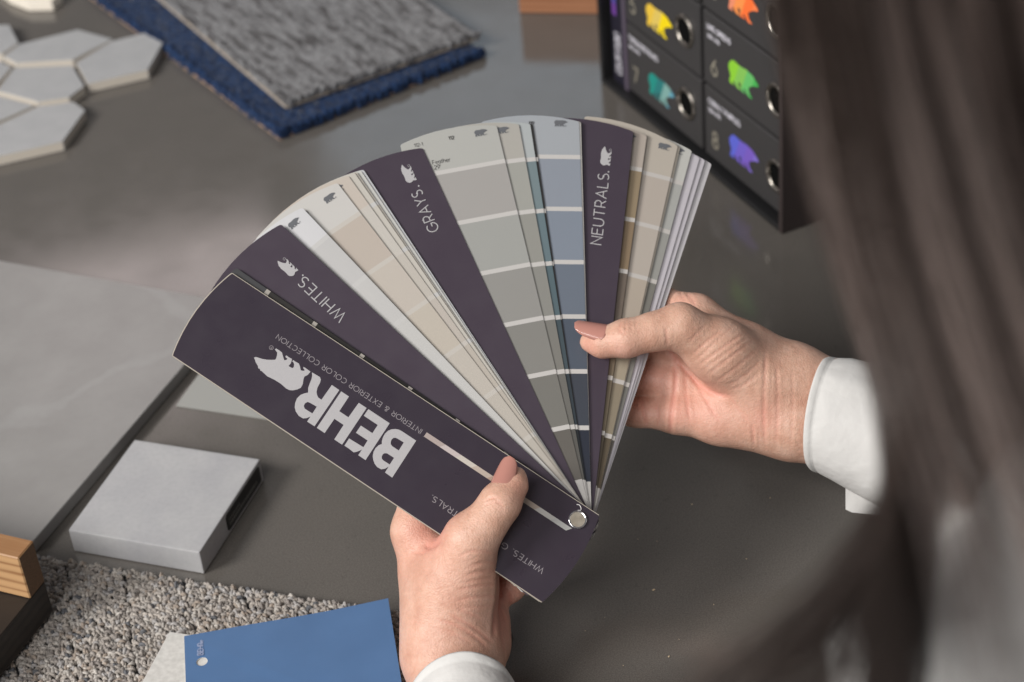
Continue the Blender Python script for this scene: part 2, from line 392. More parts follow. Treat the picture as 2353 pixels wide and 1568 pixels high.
# hexagonal mosaic
T = 0.0105
zz = lambda *P: [at(p[0] * .2565, p[1] * .2565, T) for p in P]
hexes = [zz((185, 395), (690, 268), (1000, 352), (650, 532), (150, 560), (40, 500)),
         zz((690, 560), (1000, 372), (1290, 300), (1450, 385), (1320, 620), (790, 745)),
         zz((130, 612), (640, 590), (750, 768), (615, 868), (340, 907), (-20, 812)),
         zz((340, 958), (652, 917), (752, 990), (557, 1262), (-60, 1405), (-140, 1215), (-10, 1120)),
         zz((-60, 850), (300, 945), (-40, 1095), (-330, 1060), (-330, 880)),
         zz((-240, 235), (80, 225), (162, 385), (20, 475), (-300, 470)),
         zz((-20, 545), (100, 602), (-45, 770), (-330, 730), (-330, 560))]
o = hexes[2][0]
hm = empty('mosaic_sheet', (o[0], o[1], 0), 'sheet of grey hexagonal mosaic tiles with cream edges', 'mosaic tiles')
for h in hexes:
    pl = local(h, o); cx_ = sum(p[0] for p in pl) / len(pl); cy_ = sum(p[1] for p in pl) / len(pl); pl = [(cx_ + (p[0] - cx_) * 1.02, cy_ + (p[1] - cy_) * 1.02) for p in pl]
    from_bm('tile', prism_bm(pl[::-1], 0.0004, T, 0.0006, 2, 0, 1), [m_glaze, m_bisque], hm)
T = 0.012
q = [at(x, y, T) for x, y in ((-40, -60), (18, -14), (62, 3), (118, 2), (140, -16), (110, -70))]; o = q[2]
ct = empty('wall_tile', (o[0], o[1], 0), 'cream white tile just showing in the top corner past the mosaic', 'tile')
from_bm('tile_body', prism_bm(local(q, o)[::-1], 0.0004, T, 0.001, 2), m_cream, ct)

# ------------------------------------------------------------------ wood blocks
def corner_height(x, y, P):        # height above P (on a vertical through it) that shows at picture row y
    lo, hi = 0.0, 0.4
    for _ in range(40):
        m_ = (lo + hi) / 2; Q = np.array([P[0], P[1], P[2] + m_]); v_ = Q - CAM
        yy = CY - F * (v_ @ up) / (v_ @ fw)
        if yy > y: lo = m_
        else: hi = m_
    return (lo + hi) / 2
ZB = 0.010
P0 = at(123, 1404, ZB); hD = corner_height(100, 1336, P0); zt = ZB + hD
E0 = P0[:2]; E1 = at(0, 1462, zt)[:2]; dd = (E1 - E0) / np.linalg.norm(E1 - E0); nl = np.array([dd[1], -dd[0]])
if nl[0] > 0: nl = -nl
q = [E0, E0 + nl * .16, E0 + nl * .16 + dd * .15, E0 + dd * .15]; o = E0
dk = from_bm('dark_wood_block', prism_bm(local(q, o), ZB, zt, .0006, 1), m_darkwood); dk.location = (o[0], o[1], 0)
tag(dk, 'near black stained wood block under the oak block', 'wood sample')
F0 = at(71, 1378, zt)[:2]; wd = float((F0 - E0) @ dd)
Pt = np.array([F0[0], F0[1], zt]); hO = corner_height(35, 1284, Pt)
q = [E0 - nl * .0005, E0 + nl * .16, E0 + nl * .16 + dd * wd, E0 - nl * .0005 + dd * wd]
bm = prism_bm(local(q, o), 0, hO, .0008, 1)
bm.normal_update()
for f_ in bm.faces:
    if f_.normal.dot(Vector((-nl[0], -nl[1], 0))) > .8: f_.material_index = 1
me = bpy.data.meshes.new('oak_block')
ang = math.atan2(nl[1], nl[0])
bmesh.ops.rotate(bm, verts=bm.verts, cent=(0, 0, 0), matrix=Matrix.Rotation(-ang, 3, 'Z'))
bm.to_mesh(me); bm.free(); me.materials.append(m_oak); me.materials.append(m_oakend)
ok = link('oak_block', me); ok.location = (o[0], o[1], zt + .0002); ok.rotation_euler = (0, 0, ang)
tag(ok, 'golden oak wood block resting on the near black block', 'wood sample')

A = at(1194, 31)[:2]; B = at(1400, 34)[:2]; d = (B - A) / np.linalg.norm(B - A); nl = np.array([-d[1], d[0]])
cb = from_bm('red_wood_block', box_bm(0, .10, 0, .05, 0.0003, .055, .0012, 2), m_copper)
cb.location = (A[0], A[1], 0); cb.rotation_euler = (0, 0, math.atan2(d[1], d[0]))
tag(cb, 'reddish oak wood block standing behind the black drawer box', 'wood sample')

# ------------------------------------------------------------------ carpets
def pile(name, u0, v0, nu, nv, amp, base, mats, parent, seed, edge=0.004, freq=1.0):
    """pile surface over a rectangle u0 x v0 in the parent frame"""
    rs = np.random.RandomState(seed)
    X, Y = np.meshgrid(np.linspace(0, u0, nu), np.linspace(0, v0, nv), indexing='ij')
    Z = base + amp * (rs.rand(nu, nv) - .35)
    sm = rs.rand(nu, nv)
    ed = np.minimum(np.minimum(X, u0 - X), np.minimum(Y, v0 - Y))
    drop = np.clip(1 - ed / edge, 0, 1) ** 2
    Z = Z - drop * base * .55
    jit = (u0 / nu) * .8
    X = X + (rs.rand(nu, nv) - .5) * jit * 1.6; Y = Y + (rs.rand(nu, nv) - .5) * jit * 1.6
    bx = (ed < 1e-9)
    X = np.where(bx, X + (rs.rand(nu, nv) - .5) * .0016, X); Y = np.where(bx, Y + (rs.rand(nu, nv) - .5) * .0016, Y)
    V = np.stack([X, Y, Z], -1).reshape(-1, 3)
    idx = np.arange(nu * nv).reshape(nu, nv)
    Q = np.stack([idx[:-1, :-1], idx[1:, :-1], idx[1:, 1:], idx[:-1, 1:]], -1).reshape(-1, 4)
    me = bpy.data.meshes.new(name)
    me.from_pydata(V.tolist(), [], Q.tolist())
    # skirt down to the backing
    for m in mats: me.materials.append(m)
    return link(name, me, parent, True)

def carpet_mat(name, c0, c1, streak=None, rough=.95):
    m = mat(name, c0, rough, 0.1)
    v = coords(m)
    a = noise(m, v, 430, 2); b = noise(m, v, 160, 3)
    r = ramp(m, mixc(m, .35, a, b), [(0.38, c1), (0.60, c0)])
    out = r.outputs[0]
    if streak:
        v2 = coords(m, streak[0])
        s = ramp(m, noise(m, v2, 1.0, 4, .6), [(0.40, streak[1]), (0.53, (1, 1, 1, 1))])
        out = mixc(m, 1.0, out, s.outputs[0], 'MULTIPLY')
    L(m, out, bsdf(m).inputs['Base Color'])
    bsdf(m).inputs['Sheen Weight'].default_value = 0.15
    return m
m_blue = carpet_mat('navy_pile', (.017, .044, .118, 1), (.003, .008, .027, 1))
m_grey = carpet_mat('grey_pile', (.31, .31, .318, 1), (.095, .095, .10, 1), ((150, 26, 1), (.34, .32, .32, 1)))
m_tan = mat('carpet_backing', rgb(150, 125, 108, 1.2), .9)
m_tan2 = mat('pale_backing', rgb(158, 148, 136, 1.2), .9)
def carpet(name, corner, left, right, z0, back, pileh, lu, lv, mp, mb, label, seed, gu, amp):
    A = at(*corner, z0)[:2]; Rp = at(*right, z0)[:2]
    d = (Rp - A) / np.linalg.norm(Rp - A)
    Lp = at(*left, z0)[:2] - A; d = d + np.array([Lp[1], -Lp[0]]) / np.linalg.norm(Lp); d /= np.linalg.norm(d)
    o = empty(name, (A[0], A[1], z0), label, 'carpet sample')
    o.rotation_euler = (0, 0, math.atan2(d[1], d[0]))
    from_bm('backing', box_bm(-.0012, lu, -.0004, lv, 0.0003, back), mb, o)
    p = pile('pile', lu, lv, int(lu / gu), int(lv / gu), pileh * amp, back + pileh * .75, [mp], o, seed)
    V, Fs = [], []
    # tufts along the two near edges so the pile ends ragged
    rs = random.Random(seed)
    bm = bmesh.new()
    for (ax, ln) in ((0, lu), (1, lv)):
        t = 0.0
        while t < ln:
            r = rs.uniform(.0014, .0027) * (1.45 if 'blue' in name else 1)
            off = rs.uniform(-.0016, .0016) if ax == 0 else rs.uniform(-.0002, .0018)
            pos = (t, off, 0) if ax == 0 else (off + .0008, t, 0)
            for k in range(2):
                m4 = Matrix.Translation((pos[0] + rs.uniform(-.001, .001), pos[1] + rs.uniform(0, .0012), back + pileh * (.2 + .45 * k) + rs.uniform(-.0005, .0008))) @ Matrix.Diagonal((r, r, r * rs.uniform(1, 1.7), 1))
                bmesh.ops.create_icosphere(bm, subdivisions=1, radius=1, matrix=m4)
            t += rs.uniform(.0014, .0026)
    e = from_bm('pile_edge', bm, mp, o, True); e['kind'] = 'stuff'; p['kind'] = 'stuff'
    return o
carpet('blue_carpet', (645, 322), (200, 0), (1120, 133), 0.0, .0018, .0082, .2286, .46, m_blue, m_tan,
       'navy blue carpet sample lying under the grey carpet sample', 3, .0016, .35)
carpet('grey_carpet', (660, 250), (330, 0), (1116, 97), .0102, .0035, .005, .2095, .42, m_grey, m_tan2,
       'grey heathered carpet sample on top of the navy carpet', 5, .0014, .06)

# looped carpet
ZC = 0.0075
A = at(85, 1275, ZC)[:2]; B = at(921, 1405, ZC)[:2]; d = (B - A) / np.linalg.norm(B - A)
lc = empty('loop_carpet', (A[0], A[1], 0), 'beige grey looped carpet sample beneath the blue paint card', 'carpet sample')
lc.rotation_euler = (0, 0, math.atan2(d[1], d[0]))
m_lback = mat('loop_backing', (.06, .06, .065, 1), .95)
from_bm('backing', box_bm(-.02, .34, -.20, .0005, .0004, .0032), m_lback, lc)
m_loop = mat('loop_yarn', (.3, .28, .26, 1), .6, .3)
at_ = N(m_loop, 'ShaderNodeAttribute', attribute_name='yarn'); 
v = coords(m_loop); fz = ramp(m_loop, noise(m_loop, v, 1500, 2), [(0.3, (.52, .51, .50, 1)), (0.7, (1.05, 1.04, 1.03, 1))])
L(m_loop, mixc(m_loop, 1.0, at_.outputs['Color'], fz.outputs[0], 'MULTIPLY'), bsdf(m_loop).inputs['Base Color'])
bump(m_loop, noise(m_loop, v, 1800, 2), .0004, .6)
bsdf(m_loop).inputs['Sheen Weight'].default_value = .2
def loops():
    rs = np.random.RandomState(11)
    def ply(off, L_, H_, r_):
        P = []; n1_, n2_ = 8, 6
        for i in range(n1_ + 1):
            t = math.pi * (i / n1_) ; tw = t * 1.3 + off
            c = np.array([-L_ * math.cos(t), .00085 * math.cos(tw), H_ * math.sin(t) ** .8 + .00055 * math.sin(tw)])
            P.append(c)
        P = np.array(P); V_, F_ = [], []
        for i, c in enumerate(P):
            t = P[min(i + 1, n1_)] - P[max(i - 1, 0)]; t /= np.linalg.norm(t)
            a = np.array([0, 1.0, 0]); b = np.cross(t, a); rr_ = r_ * (.75 + .35 * math.sin(math.pi * i / n1_))
            for k_ in range(n2_): V_.append(c + rr_ * (a * math.cos(2 * math.pi * k_ / n2_) + b * math.sin(2 * math.pi * k_ / n2_)))
        for i in range(n1_):
            for k_ in range(n2_): F_.append((i * n2_ + k_, i * n2_ + (k_ + 1) % n2_, (i + 1) * n2_ + (k_ + 1) % n2_, (i + 1) * n2_ + k_))
        return np.array(V_), np.array(F_)
    a_, fa_ = ply(0, .0017, .0030, .00105); b_, fb_ = ply(math.pi, .0017, .0030, .00105)
    bv = np.concatenate([a_, b_]); bf = np.concatenate([fa_, fb_ + len(a_)])
    VV, FF, CC = [], [], []; k = 0
    pal = np.array([[.47, .43, .39], [.41, .375, .345], [.52, .49, .455], [.31, .28, .26], [.43, .415, .41], [.13, .135, .15], [.38, .32, .27]])
    y = -.001; row = 0
    while y > -.185:
        x = -.016 + (.0018 if row % 2 else 0) + rs.rand() * .001
        while x < .335:
            wx = x + rs.normal() * .0006; wy = y + rs.normal() * .0006
            seam = abs(((wx * .93 + wy * .55) % .041) - .02) < .0012 and rs.rand() < .8
            if not seam:
                th_ = rs.normal() * .38 + (.62 if row % 2 else -.62); c_, s_ = math.cos(th_), math.sin(th_)
                p = bv * [rs.uniform(.85, 1.25), rs.uniform(.85, 1.15), rs.uniform(.8, 1.15)]; tl = rs.normal() * .3
                p = np.stack([p[:, 0], p[:, 1] * math.cos(tl) - p[:, 2] * math.sin(tl), p[:, 1] * math.sin(tl) + p[:, 2] * math.cos(tl)], 1)
                p = np.stack([p[:, 0] * c_ - p[:, 1] * s_, p[:, 0] * s_ + p[:, 1] * c_, p[:, 2]], 1) + [wx, wy, .0034 + rs.normal() * .0004]
                VV.append(p); FF.append(bf + k); k += len(p)
                cc = pal[rs.choice(7, p=[.25, .22, .15, .13, .12, .04, .09])] * rs.uniform(.85, 1.18)
                CC.append(np.tile(np.append(cc, 1), (len(p), 1)))
            x += .0034
        y -= .0027; row += 1
    VV = np.concatenate(VV); FF = np.concatenate(FF); CC = np.concatenate(CC)
    me = bpy.data.meshes.new('yarn_loops'); me.from_pydata(VV.tolist(), [], FF.tolist())
    ca = me.color_attributes.new('yarn', 'FLOAT_COLOR', 'POINT'); ca.data.foreach_set('color', CC.astype(np.float32).ravel())
    me.materials.append(m_loop)
    o = link('yarn_loops', me, lc, True); o['kind'] = 'stuff'
loops()

# pale tile and blue paint card on the looped carpet
T = 0.0150
A = at(389, 1451, T)[:2]; B = at(919, 1521, T)[:2]; d = (B - A) / np.linalg.norm(B - A); nl = np.array([d[1], -d[0]])
q = [A, B, B + nl * .10, A + nl * .10]; o = sum(q) / 4
pt = from_bm('pale_tile', prism_bm(local(q, o)[::-1], .0074, T, .0006, 1), m_light); pt.location = (o[0], o[1], 0)
tag(pt, 'pale grey speckled tile under the blue paint card', 'tile')

T = 0.0158
m_bluecard = mat('blue_paint', rgb(80, 112, 155, .9), .35, .4)
v = coords(m_bluecard); rb = ramp(m_bluecard, noise(m_bluecard, v, 30, 3), [(0.3, rgb(78, 109, 150, 1.0)), (0.7, rgb(82, 114, 156, 1.0))])
L(m_bluecard, rb.outputs[0], bsdf(m_bluecard).inputs['Base Color'])
m_core = mat('paper_core', rgb(215, 213, 208, 1.2), .7)
A = at(423, 1462, T)[:2]; B = at(893, 1383, T)[:2]; d = (B - A) / np.linalg.norm(B - A); nl = np.array([d[1], -d[0]])
cw = float(np.linalg.norm(B - A))
bc = empty('blue_paint_card', (A[0], A[1], T), 'blue paint colour card with a punched hole and small bear print', 'paint card')
bc.rotation_euler = (0, 0, math.atan2(d[1], d[0]))
def card_uv(D):
    p = at(*D, T)[:2] - A; return np.array([p @ d, -(p @ nl)])
hc = card_uv((464, 1521)); hr = .0036
hole = [(hc[0] + hr * math.cos(a * math.pi / 14), hc[1] + hr * math.sin(a * math.pi / 14)) for a in range(28)]
def card_z(x, y): return .0035 * max(0, (x - .05) / .1) ** 1.6 + .0018 * math.sin(x * 34)**2 * .3
outer = [(0, -.11)] + [(cw * i / 16, -.11) for i in range(1, 17)] + [(cw, 0)] + [(cw - cw * i / 16, 0) for i in range(1, 17)]
V, Fs = flat_poly([outer, hole])
nV = len(V); th_ = .0004
V3 = [(x, y, card_z(x, y)) for x, y, _ in V] + [(x, y, card_z(x, y) - th_) for x, y, _ in V]
no, nh = len(outer), len(hole)
F3 = list(Fs) + [tuple(nV + i for i in f[::-1]) for f in Fs]
sides = [(i, (i + 1) % no, nV + (i + 1) % no, nV + i) for i in range(no)] + [(no + (i + 1) % nh, no + i, nV + no + i, nV + no + (i + 1) % nh) for i in range(nh)]
cs_ = mesh('card', V3, F3 + sides, [m_bluecard, m_core], bc, [0] * len(Fs) + [1] * len(Fs) + [1] * len(sides))
m_lpr = mat('pale_print', rgb(128, 138, 165, 1.3), .5)
t0 = card_uv((466, 1508)); t1 = card_uv((466, 1470)); tv = (t1 - t0) / np.linalg.norm(t1 - t0); tn = np.array([-tv[1], tv[0]])
fnc = lambda u, v_: (t0[0] + tv[0] * u + tn[0] * v_, t0[1] + tv[1] * u + tn[1] * v_)
t0 = card_uv((467, 1506))
lettering('lettering', 'BEHR', .0034, .0008, m_lpr, cs_, fnc, .22, .0006)
t0 = card_uv((467, 1506)) + tv * .0102
bear_emblem(cs_, fnc, .0036, m_lpr, .0006)

# crumbs of dust on the table
bm = bmesh.new()
for x, y, s in ((1502, 1357, .0011), (937, 1290, .0004), (1537, 1510, .0009), (1432, 1530, .0004), (1590, 1160, .0006), (1715, 1285, .0005), (1466, 1240, .0004), (1510, 1245, .0004), (1770, 1145, .0006), (1560, 1470, .0004), (1640, 1390, .0005), (1700, 760, .0006), (1345, 1450, .0004), (1390, 1420, .0003)):
    p = at(x, y)
    bmesh.ops.create_icosphere(bm, subdivisions=1, radius=s * .7, matrix=Matrix.Translation((p[0], p[1], s * .5)) @ Matrix.Rotation(x, 4, 'Z') @ Matrix.Diagonal((1.5, .7, .6, 1)))
cr = from_bm('crumbs', bm, mat('crumb', rgb(190, 170, 140, 1.2), .8)); tag(cr, 'tiny pale crumbs scattered on the dark stone table top', 'crumbs', kind='stuff')

# ------------------------------------------------------------------ black drawer box
B0 = at(1388, 196); B1 = at(1788, 533)
ex = (B1 - B0) / np.linalg.norm(B1 - B0)
eb = np.array([-ex[1], ex[0], 0]);
if eb @ (B0 - CAM) < 0: eb = -eb                   # away from the viewer
BH = .306
mb = Matrix(((ex[0], eb[0], 0, B0[0]), (ex[1], eb[1], 0, B0[1]), (0, 0, 1, 0), (0, 0, 0, 1)))
m_box = mat('box_black', (.016, .016, .017, 1), .38, .45)
m_draw = mat('drawer_black', (.045, .043, .044, 1), .5, .4)
v = coords(m_draw); bump(m_draw, noise(m_draw, v, 900, 2), .0002, .3)
m_side = mat('box_side', (.045, .034, .033, 1), .45, .4)
m_trim = mat('purple_trim', rgb(80, 72, 85, 1.2), .5)
m_spine = mat('spine_panel', rgb(30, 28, 40, 1.2), .45)
m_white = mat('white_print', rgb(205, 203, 212, 1.3), .5)
m_num = mat('grey_print', rgb(125, 120, 108, 1.3), .5)
m_metal = mat('nickel', (.40, .37, .33, 1), .3, .5, 1.0)
m_void = mat('hole_shade_black', (.003, .003, .003, 1), .9, .1)
bx = empty('drawer_box', B0, 'tall black box of small drawers printed with coloured bears', 'drawer box', mb)
W = .303; DP = .09
def bpart(name, x0, x1, y0, y1, z0, z1, m, bev=.0006, parent=None):
    return from_bm(name, box_bm(x0, x1, y0, y1, z0, z1, bev, 1), m, parent or bx)
bpart('side_panel', -.006, -.001, 0, DP, .0004, BH, m_box)
bpart('side_panel', W - .005, W, 0, DP, .0004, BH, m_side)
bpart('base_panel', -.0008, W - .0052, 0, DP, .0006, .0055, m_box)
bpart('top_panel', -.0008, W - .0052, 0, DP, BH - .005, BH - .0002, m_box)
bpart('back_panel', -.0008, W - .0052, DP - .004, DP - .0002, .0057, BH - .0052, m_box)
sp = bpart('spine_panel', .004, .0265, .0085, .03, .0057, BH - .0055, m_spine)
bpart('spine_trim', .0268, .0325, .0075, .03, .0057, BH - .0055, m_trim)
sf = lambda u, v_: (.0185 - v_, u)                   # upward reading on the spine: (x, z)
def faceprint(o, y):          # turn a printed piece in (x, z) into the drawer-front plane
    me = o.data
    for q in me.vertices: q.co = Vector((q.co.x, y - q.co.z, q.co.y))
    me.update()
o_, wd_ = lettering('lettering', 'COLOR STUDIO', .0095, .0017, m_white, sp, lambda u, v_: (.0205 - v_, .0165 + u * .44), .2); faceprint(o_, .0083)
def band(parent, name, x0, x1, z0, z1, y, m):
    return mesh(name, [(x0, y, z0), (x1, y, z0), (x1, y, z1), (x0, y, z1)], [(0, 1, 2, 3)], m, parent)
band(sp, 'colour_chip', .0075, .0155, .075, .087, .0083, mat('violet_chip', rgb(95, 55, 130, 1.3), .5))
band(sp, 'colour_chip', .0075, .0155, .087, .101, .0083, mat('indigo_chip', rgb(72, 66, 140, 1.3), .5))

def bear_mat(name, cs):
    m = mat(name, cs[0], .45)
    v = coords(m)
    sx = N(m, 'ShaderNodeSeparateXYZ'); L(m, v, sx.inputs[0])
    a = N(m, 'ShaderNodeMath', operation='MULTIPLY_ADD'); a.inputs[1].default_value = 1 / .046; a.inputs[2].default_value = 0
    L(m, sx.outputs['X'], a.inputs[0])
    b = N(m, 'ShaderNodeMath', operation='MULTIPLY_ADD'); b.inputs[1].default_value = -.45 / .046; L(m, sx.outputs['Z'], b.inputs[0]); L(m, a.outputs[0], b.inputs[2])
    n = len(cs)
    r = ramp(m, b.outputs[0], [(max(0, (i / n) * 1.05 - .12), c) for i, c in enumerate(cs)], 'CONSTANT')
    L(m, r.outputs[0], bsdf(m).inputs['Base Color']); return m
rows = [  # number, heading, second line, bear colours
 [('1', 'TRUE-REDS', '100-190', [(200, 60, 60), (190, 40, 50), (170, 30, 45), (210, 80, 80)]), ('2', 'CORAL-PINKS', '100-190', [(225, 110, 120), (215, 90, 105), (200, 70, 90), (230, 140, 140)])],
 [('3', 'GOLDEN-TANS', '200-290', [(200, 150, 60), (190, 130, 50), (180, 110, 40), (205, 160, 90)]), ('4', 'WARM-ORANGES', '200-290', [(215, 130, 100), (225, 135, 70), (228, 105, 50), (232, 120, 70)])],
 [('5', 'SUNNY-YELLOWS', '300-390', [(214, 178, 60), (205, 180, 88), (226, 200, 10), (230, 205, 0)]), ('6', 'LIME-GREENS', '300-390', [(128, 188, 50), (120, 176, 80), (92, 172, 95), (62, 160, 75)])],
 [('7', 'TURQUOISE-BLUES', '400-490', [(28, 130, 120), (36, 110, 110), (115, 155, 150), (90, 150, 170)]), ('8', 'COBALT-PURPLES', '500-590', [(86, 94, 195), (104, 88, 185), (112, 86, 180), (120, 104, 190)])],
]
FY = .008
for r_, row in enumerate(rows):
    z0 = .0098 + (3 - r_) * .0703
    for c_, (num, head, sub, cs) in enumerate(row):
        x0, x1 = ((.0345, .1645), (.1700, W - .0062))[c_]
        dr = bpart('drawer', x0, x1, FY, DP - .006, z0, z0 + .0672, m_draw, .0008)
        f2 = lambda u, v_, a=x0, b=z0: (a + u, b + v_)
        bxo = .038 if c_ == 0 else .040
        zoff = {'7': .0135, '8': .017, '6': .017, '5': .0115}.get(num, .014)
        mbm = bear_mat('bear_print_' + num, [rgb(*c, 1.25) for c in cs])
        V, Fs = flat_poly([BU])
        lx = .046
        e = mesh('bear_emblem', [(v_[0] * lx, 0, v_[1] * lx * 1.0) for v_ in V], [f[::1] for f in Fs], mbm, dr)
        e.location = (x0 + bxo, FY - .0002, z0 + zoff)
        hx = .004 if c_ == 0 else .007
        o_, wd = lettering('heading', head, .0046, .0009, m_white, dr, lambda u, v_, a=x0 + hx, b=z0 + .0525: (a + u * .92, b + v_), .24); faceprint(o_, FY - .0002)
        o_, wd = lettering('lettering', sub, .0034, .0007, m_white, dr, lambda u, v_, a=x0 + hx, b=z0 + .0445: (a + u, b + v_), .3); faceprint(o_, FY - .0002)
        o_, wd = lettering('number', num, .0148, .0022, m_num, dr, lambda u, v_, a=x0 + hx + .006, b=z0 + .0125: (a + u, b + v_), .2); faceprint(o_, FY - .0002)
        cxr = (.1395, .2835)[c_]; czr = z0 + .0335
        bm = bmesh.new(); n_ = 40; prof = [(.0150, 0), (.0150, -.0012), (.0143, -.0019), (.0124, -.0019), (.0112, -.0008), (.0110, .0)]
        vs = [[bm.verts.new((cxr + a * math.cos(2 * math.pi * i / n_), FY - .0002 + b, czr + a * math.sin(2 * math.pi * i / n_))) for a, b in prof] for i in range(n_)]
        for i in range(n_):
            for j in range(len(prof) - 1): bm.faces.new((vs[i][j], vs[(i + 1) % n_][j], vs[(i + 1) % n_][j + 1], vs[i][j + 1]))
        from_bm('finger_ring', bm, m_metal, dr, True)
        mesh('finger_hole_shade', [(cxr + .0111 * math.cos(2 * math.pi * i / 32), FY - .00025, czr + .0111 * math.sin(2 * math.pi * i / 32)) for i in range(32)], [tuple(range(32))[::-1]], m_void, dr)  # flat black disc painted in for the dark inside of the hole

# ------------------------------------------------------------------ fan deck
nc = np.array([.07678, .29500, -1.0]); nc /= np.linalg.norm(nc)
c2w = lambda v_: v_[0] * rt + v_[1] * up + v_[2] * fw
e2 = np.array([0, 1.0, 0]) - nc * nc[1]; e2 /= np.linalg.norm(e2)
e1 = np.cross(e2, nc)
if e1[0] < 0: e1 = -e1
PV = atd(1327, 1195, 1.19)
E1, E2, NW = c2w(e1), c2w(e2), c2w(nc)
def plane_depth(x, y, off=0.0):        # camera depth of the deck plane lowered by off
    d = ray(x, y); t = ((PV - NW * off - CAM) @ NW) / (d @ NW); return t
md = Matrix(((E1[0], E2[0], NW[0], PV[0]), (E1[1], E2[1], NW[1], PV[1]), (E1[2], E2[2], NW[2], PV[2]), (0, 0, 0, 1)))
deck = empty('colour_fan_deck', PV, 'fan deck of paint colour strips held open in both hands', 'fan deck', md)
XR, XL, YT, YB = 10.0, -54.4, 263.5, -9.6
def top_y(x): t = (x - XL) / (XR - XL); return YT - 1.2 * (1 - t) + 4 * 4.6 * t * (1 - t)
def bot_y(x): t = (x - XL) / (XR - XL); return YB - 4 * 4.2 * t * (1 - t)
BANDS = [238.6, 202.7, 166.8, 130.7, 95.1, 59.2]
def strip(name, theta, off, cols, thick=.35, edge=None, bandcol=None, lift=0.0, curl=0.0, banded=True, corner=1.6, rimw=0.0, ext=None, slant=0.0):
    """one strip of card; cols = materials of its seven swatches from the outer end inwards"""
    if ext is None: ext = min(4.4, max(0, (off + lift - 6) / 8 * 3.2))
    xs = np.array([XL, XL + .5, XL + 2, -46, -38, -30, -22, -14, -7, -1, 4, XR - 2, XR - .5, XR])
    ys = [('b', 0)]
    yy = [-4, 8, 25.6]
    lev = []
    if banded:
        for b in BANDS[::-1]: lev += [b - 1.45, b + 1.45]
    ylist = sorted([-2.0, 10.0, 25.6] + lev + [40, 77, 113, 149, 185, 220, 250]) if banded else [-2, 20, 50, 80, 110, 140, 170, 200, 225, 250]
    rows_ = ['bot'] + ylist + (['in'] if rimw else []) + ['top']
    if rimw: xs = np.array([XL, XL + rimw, XL + 2, -46, -38, -30, -22, -14, -7, -1, 4, XR - 2, XR - rimw, XR])
    V, mi = [], []
    for r in rows_:
        for x in xs:
            if r == 'bot':
                y = bot_y(x)
            elif r == 'top':
                y = top_y(x) + slant * (XR - x) / (XR - XL)
            elif r == 'in':
                y = top_y(x) - 1.5 * rimw
            else: y = r
            for ed in (XL, XR):                     # rounded corners
                k = abs(x - ed)
                if k < corner and r in ('top', 'in'): y -= (corner - math.sqrt(max(0, corner ** 2 - (corner - k) ** 2))) * .55
                if k < corner and r == 'bot': y += (corner - math.sqrt(max(0, corner ** 2 - (corner - k) ** 2))) * .55
            z = -lift * (max(0, y) / 264) ** 1.4 - curl * ((XR - x) / 64) ** 2 * min(1, max(0, y) / 200)
            if y > 0: y *= 1 + ext / 264
            V.append((x / 1000, y / 1000, z / 1000))
    nx, nr = len(xs), len(rows_); nt = nx * nr
    Vb = [(a, b, c - thick / 1000) for a, b, c in V]
    Fs = []
    mats_ = []
    def mid_(m_):
        if m_ not in mats_: mats_.append(m_)
        return mats_.index(m_)
    for j in range(nr - 1):
        a, b = rows_[j], rows_[j + 1]
        num = lambda q_: {'bot': -10, 'top': 264, 'in': 262}.get(q_, q_)
        ym = (num(a) + num(b)) / 2
        if banded:
            if ym < 25.6: m_ = bandcol
            elif any(abs(ym - q) < 1.45 for q in BANDS): m_ = bandcol
            else: m_ = cols[sum(1 for q in BANDS if ym < q)]
        else: m_ = cols[0]
        k = mid_(m_)
        for i in range(nx - 1):
            Fs.append((j * nx + i, j * nx + i + 1, (j + 1) * nx + i + 1, (j + 1) * nx + i)); mi.append(mid_(edge or m_edge) if rimw and (a == 'in' or i in (0, nx - 2)) else k)
    ke = mid_(edge or m_edge)
    for f in list(Fs): Fs.append(tuple(nt + i for i in f[::-1])); mi.append(ke)
    rim = [i for i in range(nx)] + [j * nx + nx - 1 for j in range(1, nr)] + [(nr - 1) * nx + i for i in range(nx - 2, -1, -1)] + [j * nx for j in range(nr - 2, 0, -1)]
    for a, b in zip(rim, rim[1:] + rim[:1]): Fs.append((b, a, nt + a, nt + b)); mi.append(ke)
    o = mesh(name, V + Vb, Fs, mats_, deck, mi)
    o.rotation_euler = (0, 0, R_(theta)); o.location = (0, 0, -off / 1000)
    BENT.append((o, lift, curl, ext, [-10.0] + [q_ * (1 + ext / 264) if q_ > 0 else q_ for q_ in ylist] + [266 * (1 + ext / 264)]))
    return o
BENT = []
m_edge = mat('card_edge', rgb(205, 198, 186, 1.2), .7)
m_edge2 = mat('shadow_line_edge', rgb(78, 68, 60, 1.0), .7)  # card edge darkened to draw the shadow lines between strips
m_edgew = mat('cream_edge', rgb(180, 171, 158, 1.0), .6)
m_band = paper('white_band', 198, 194, 190)
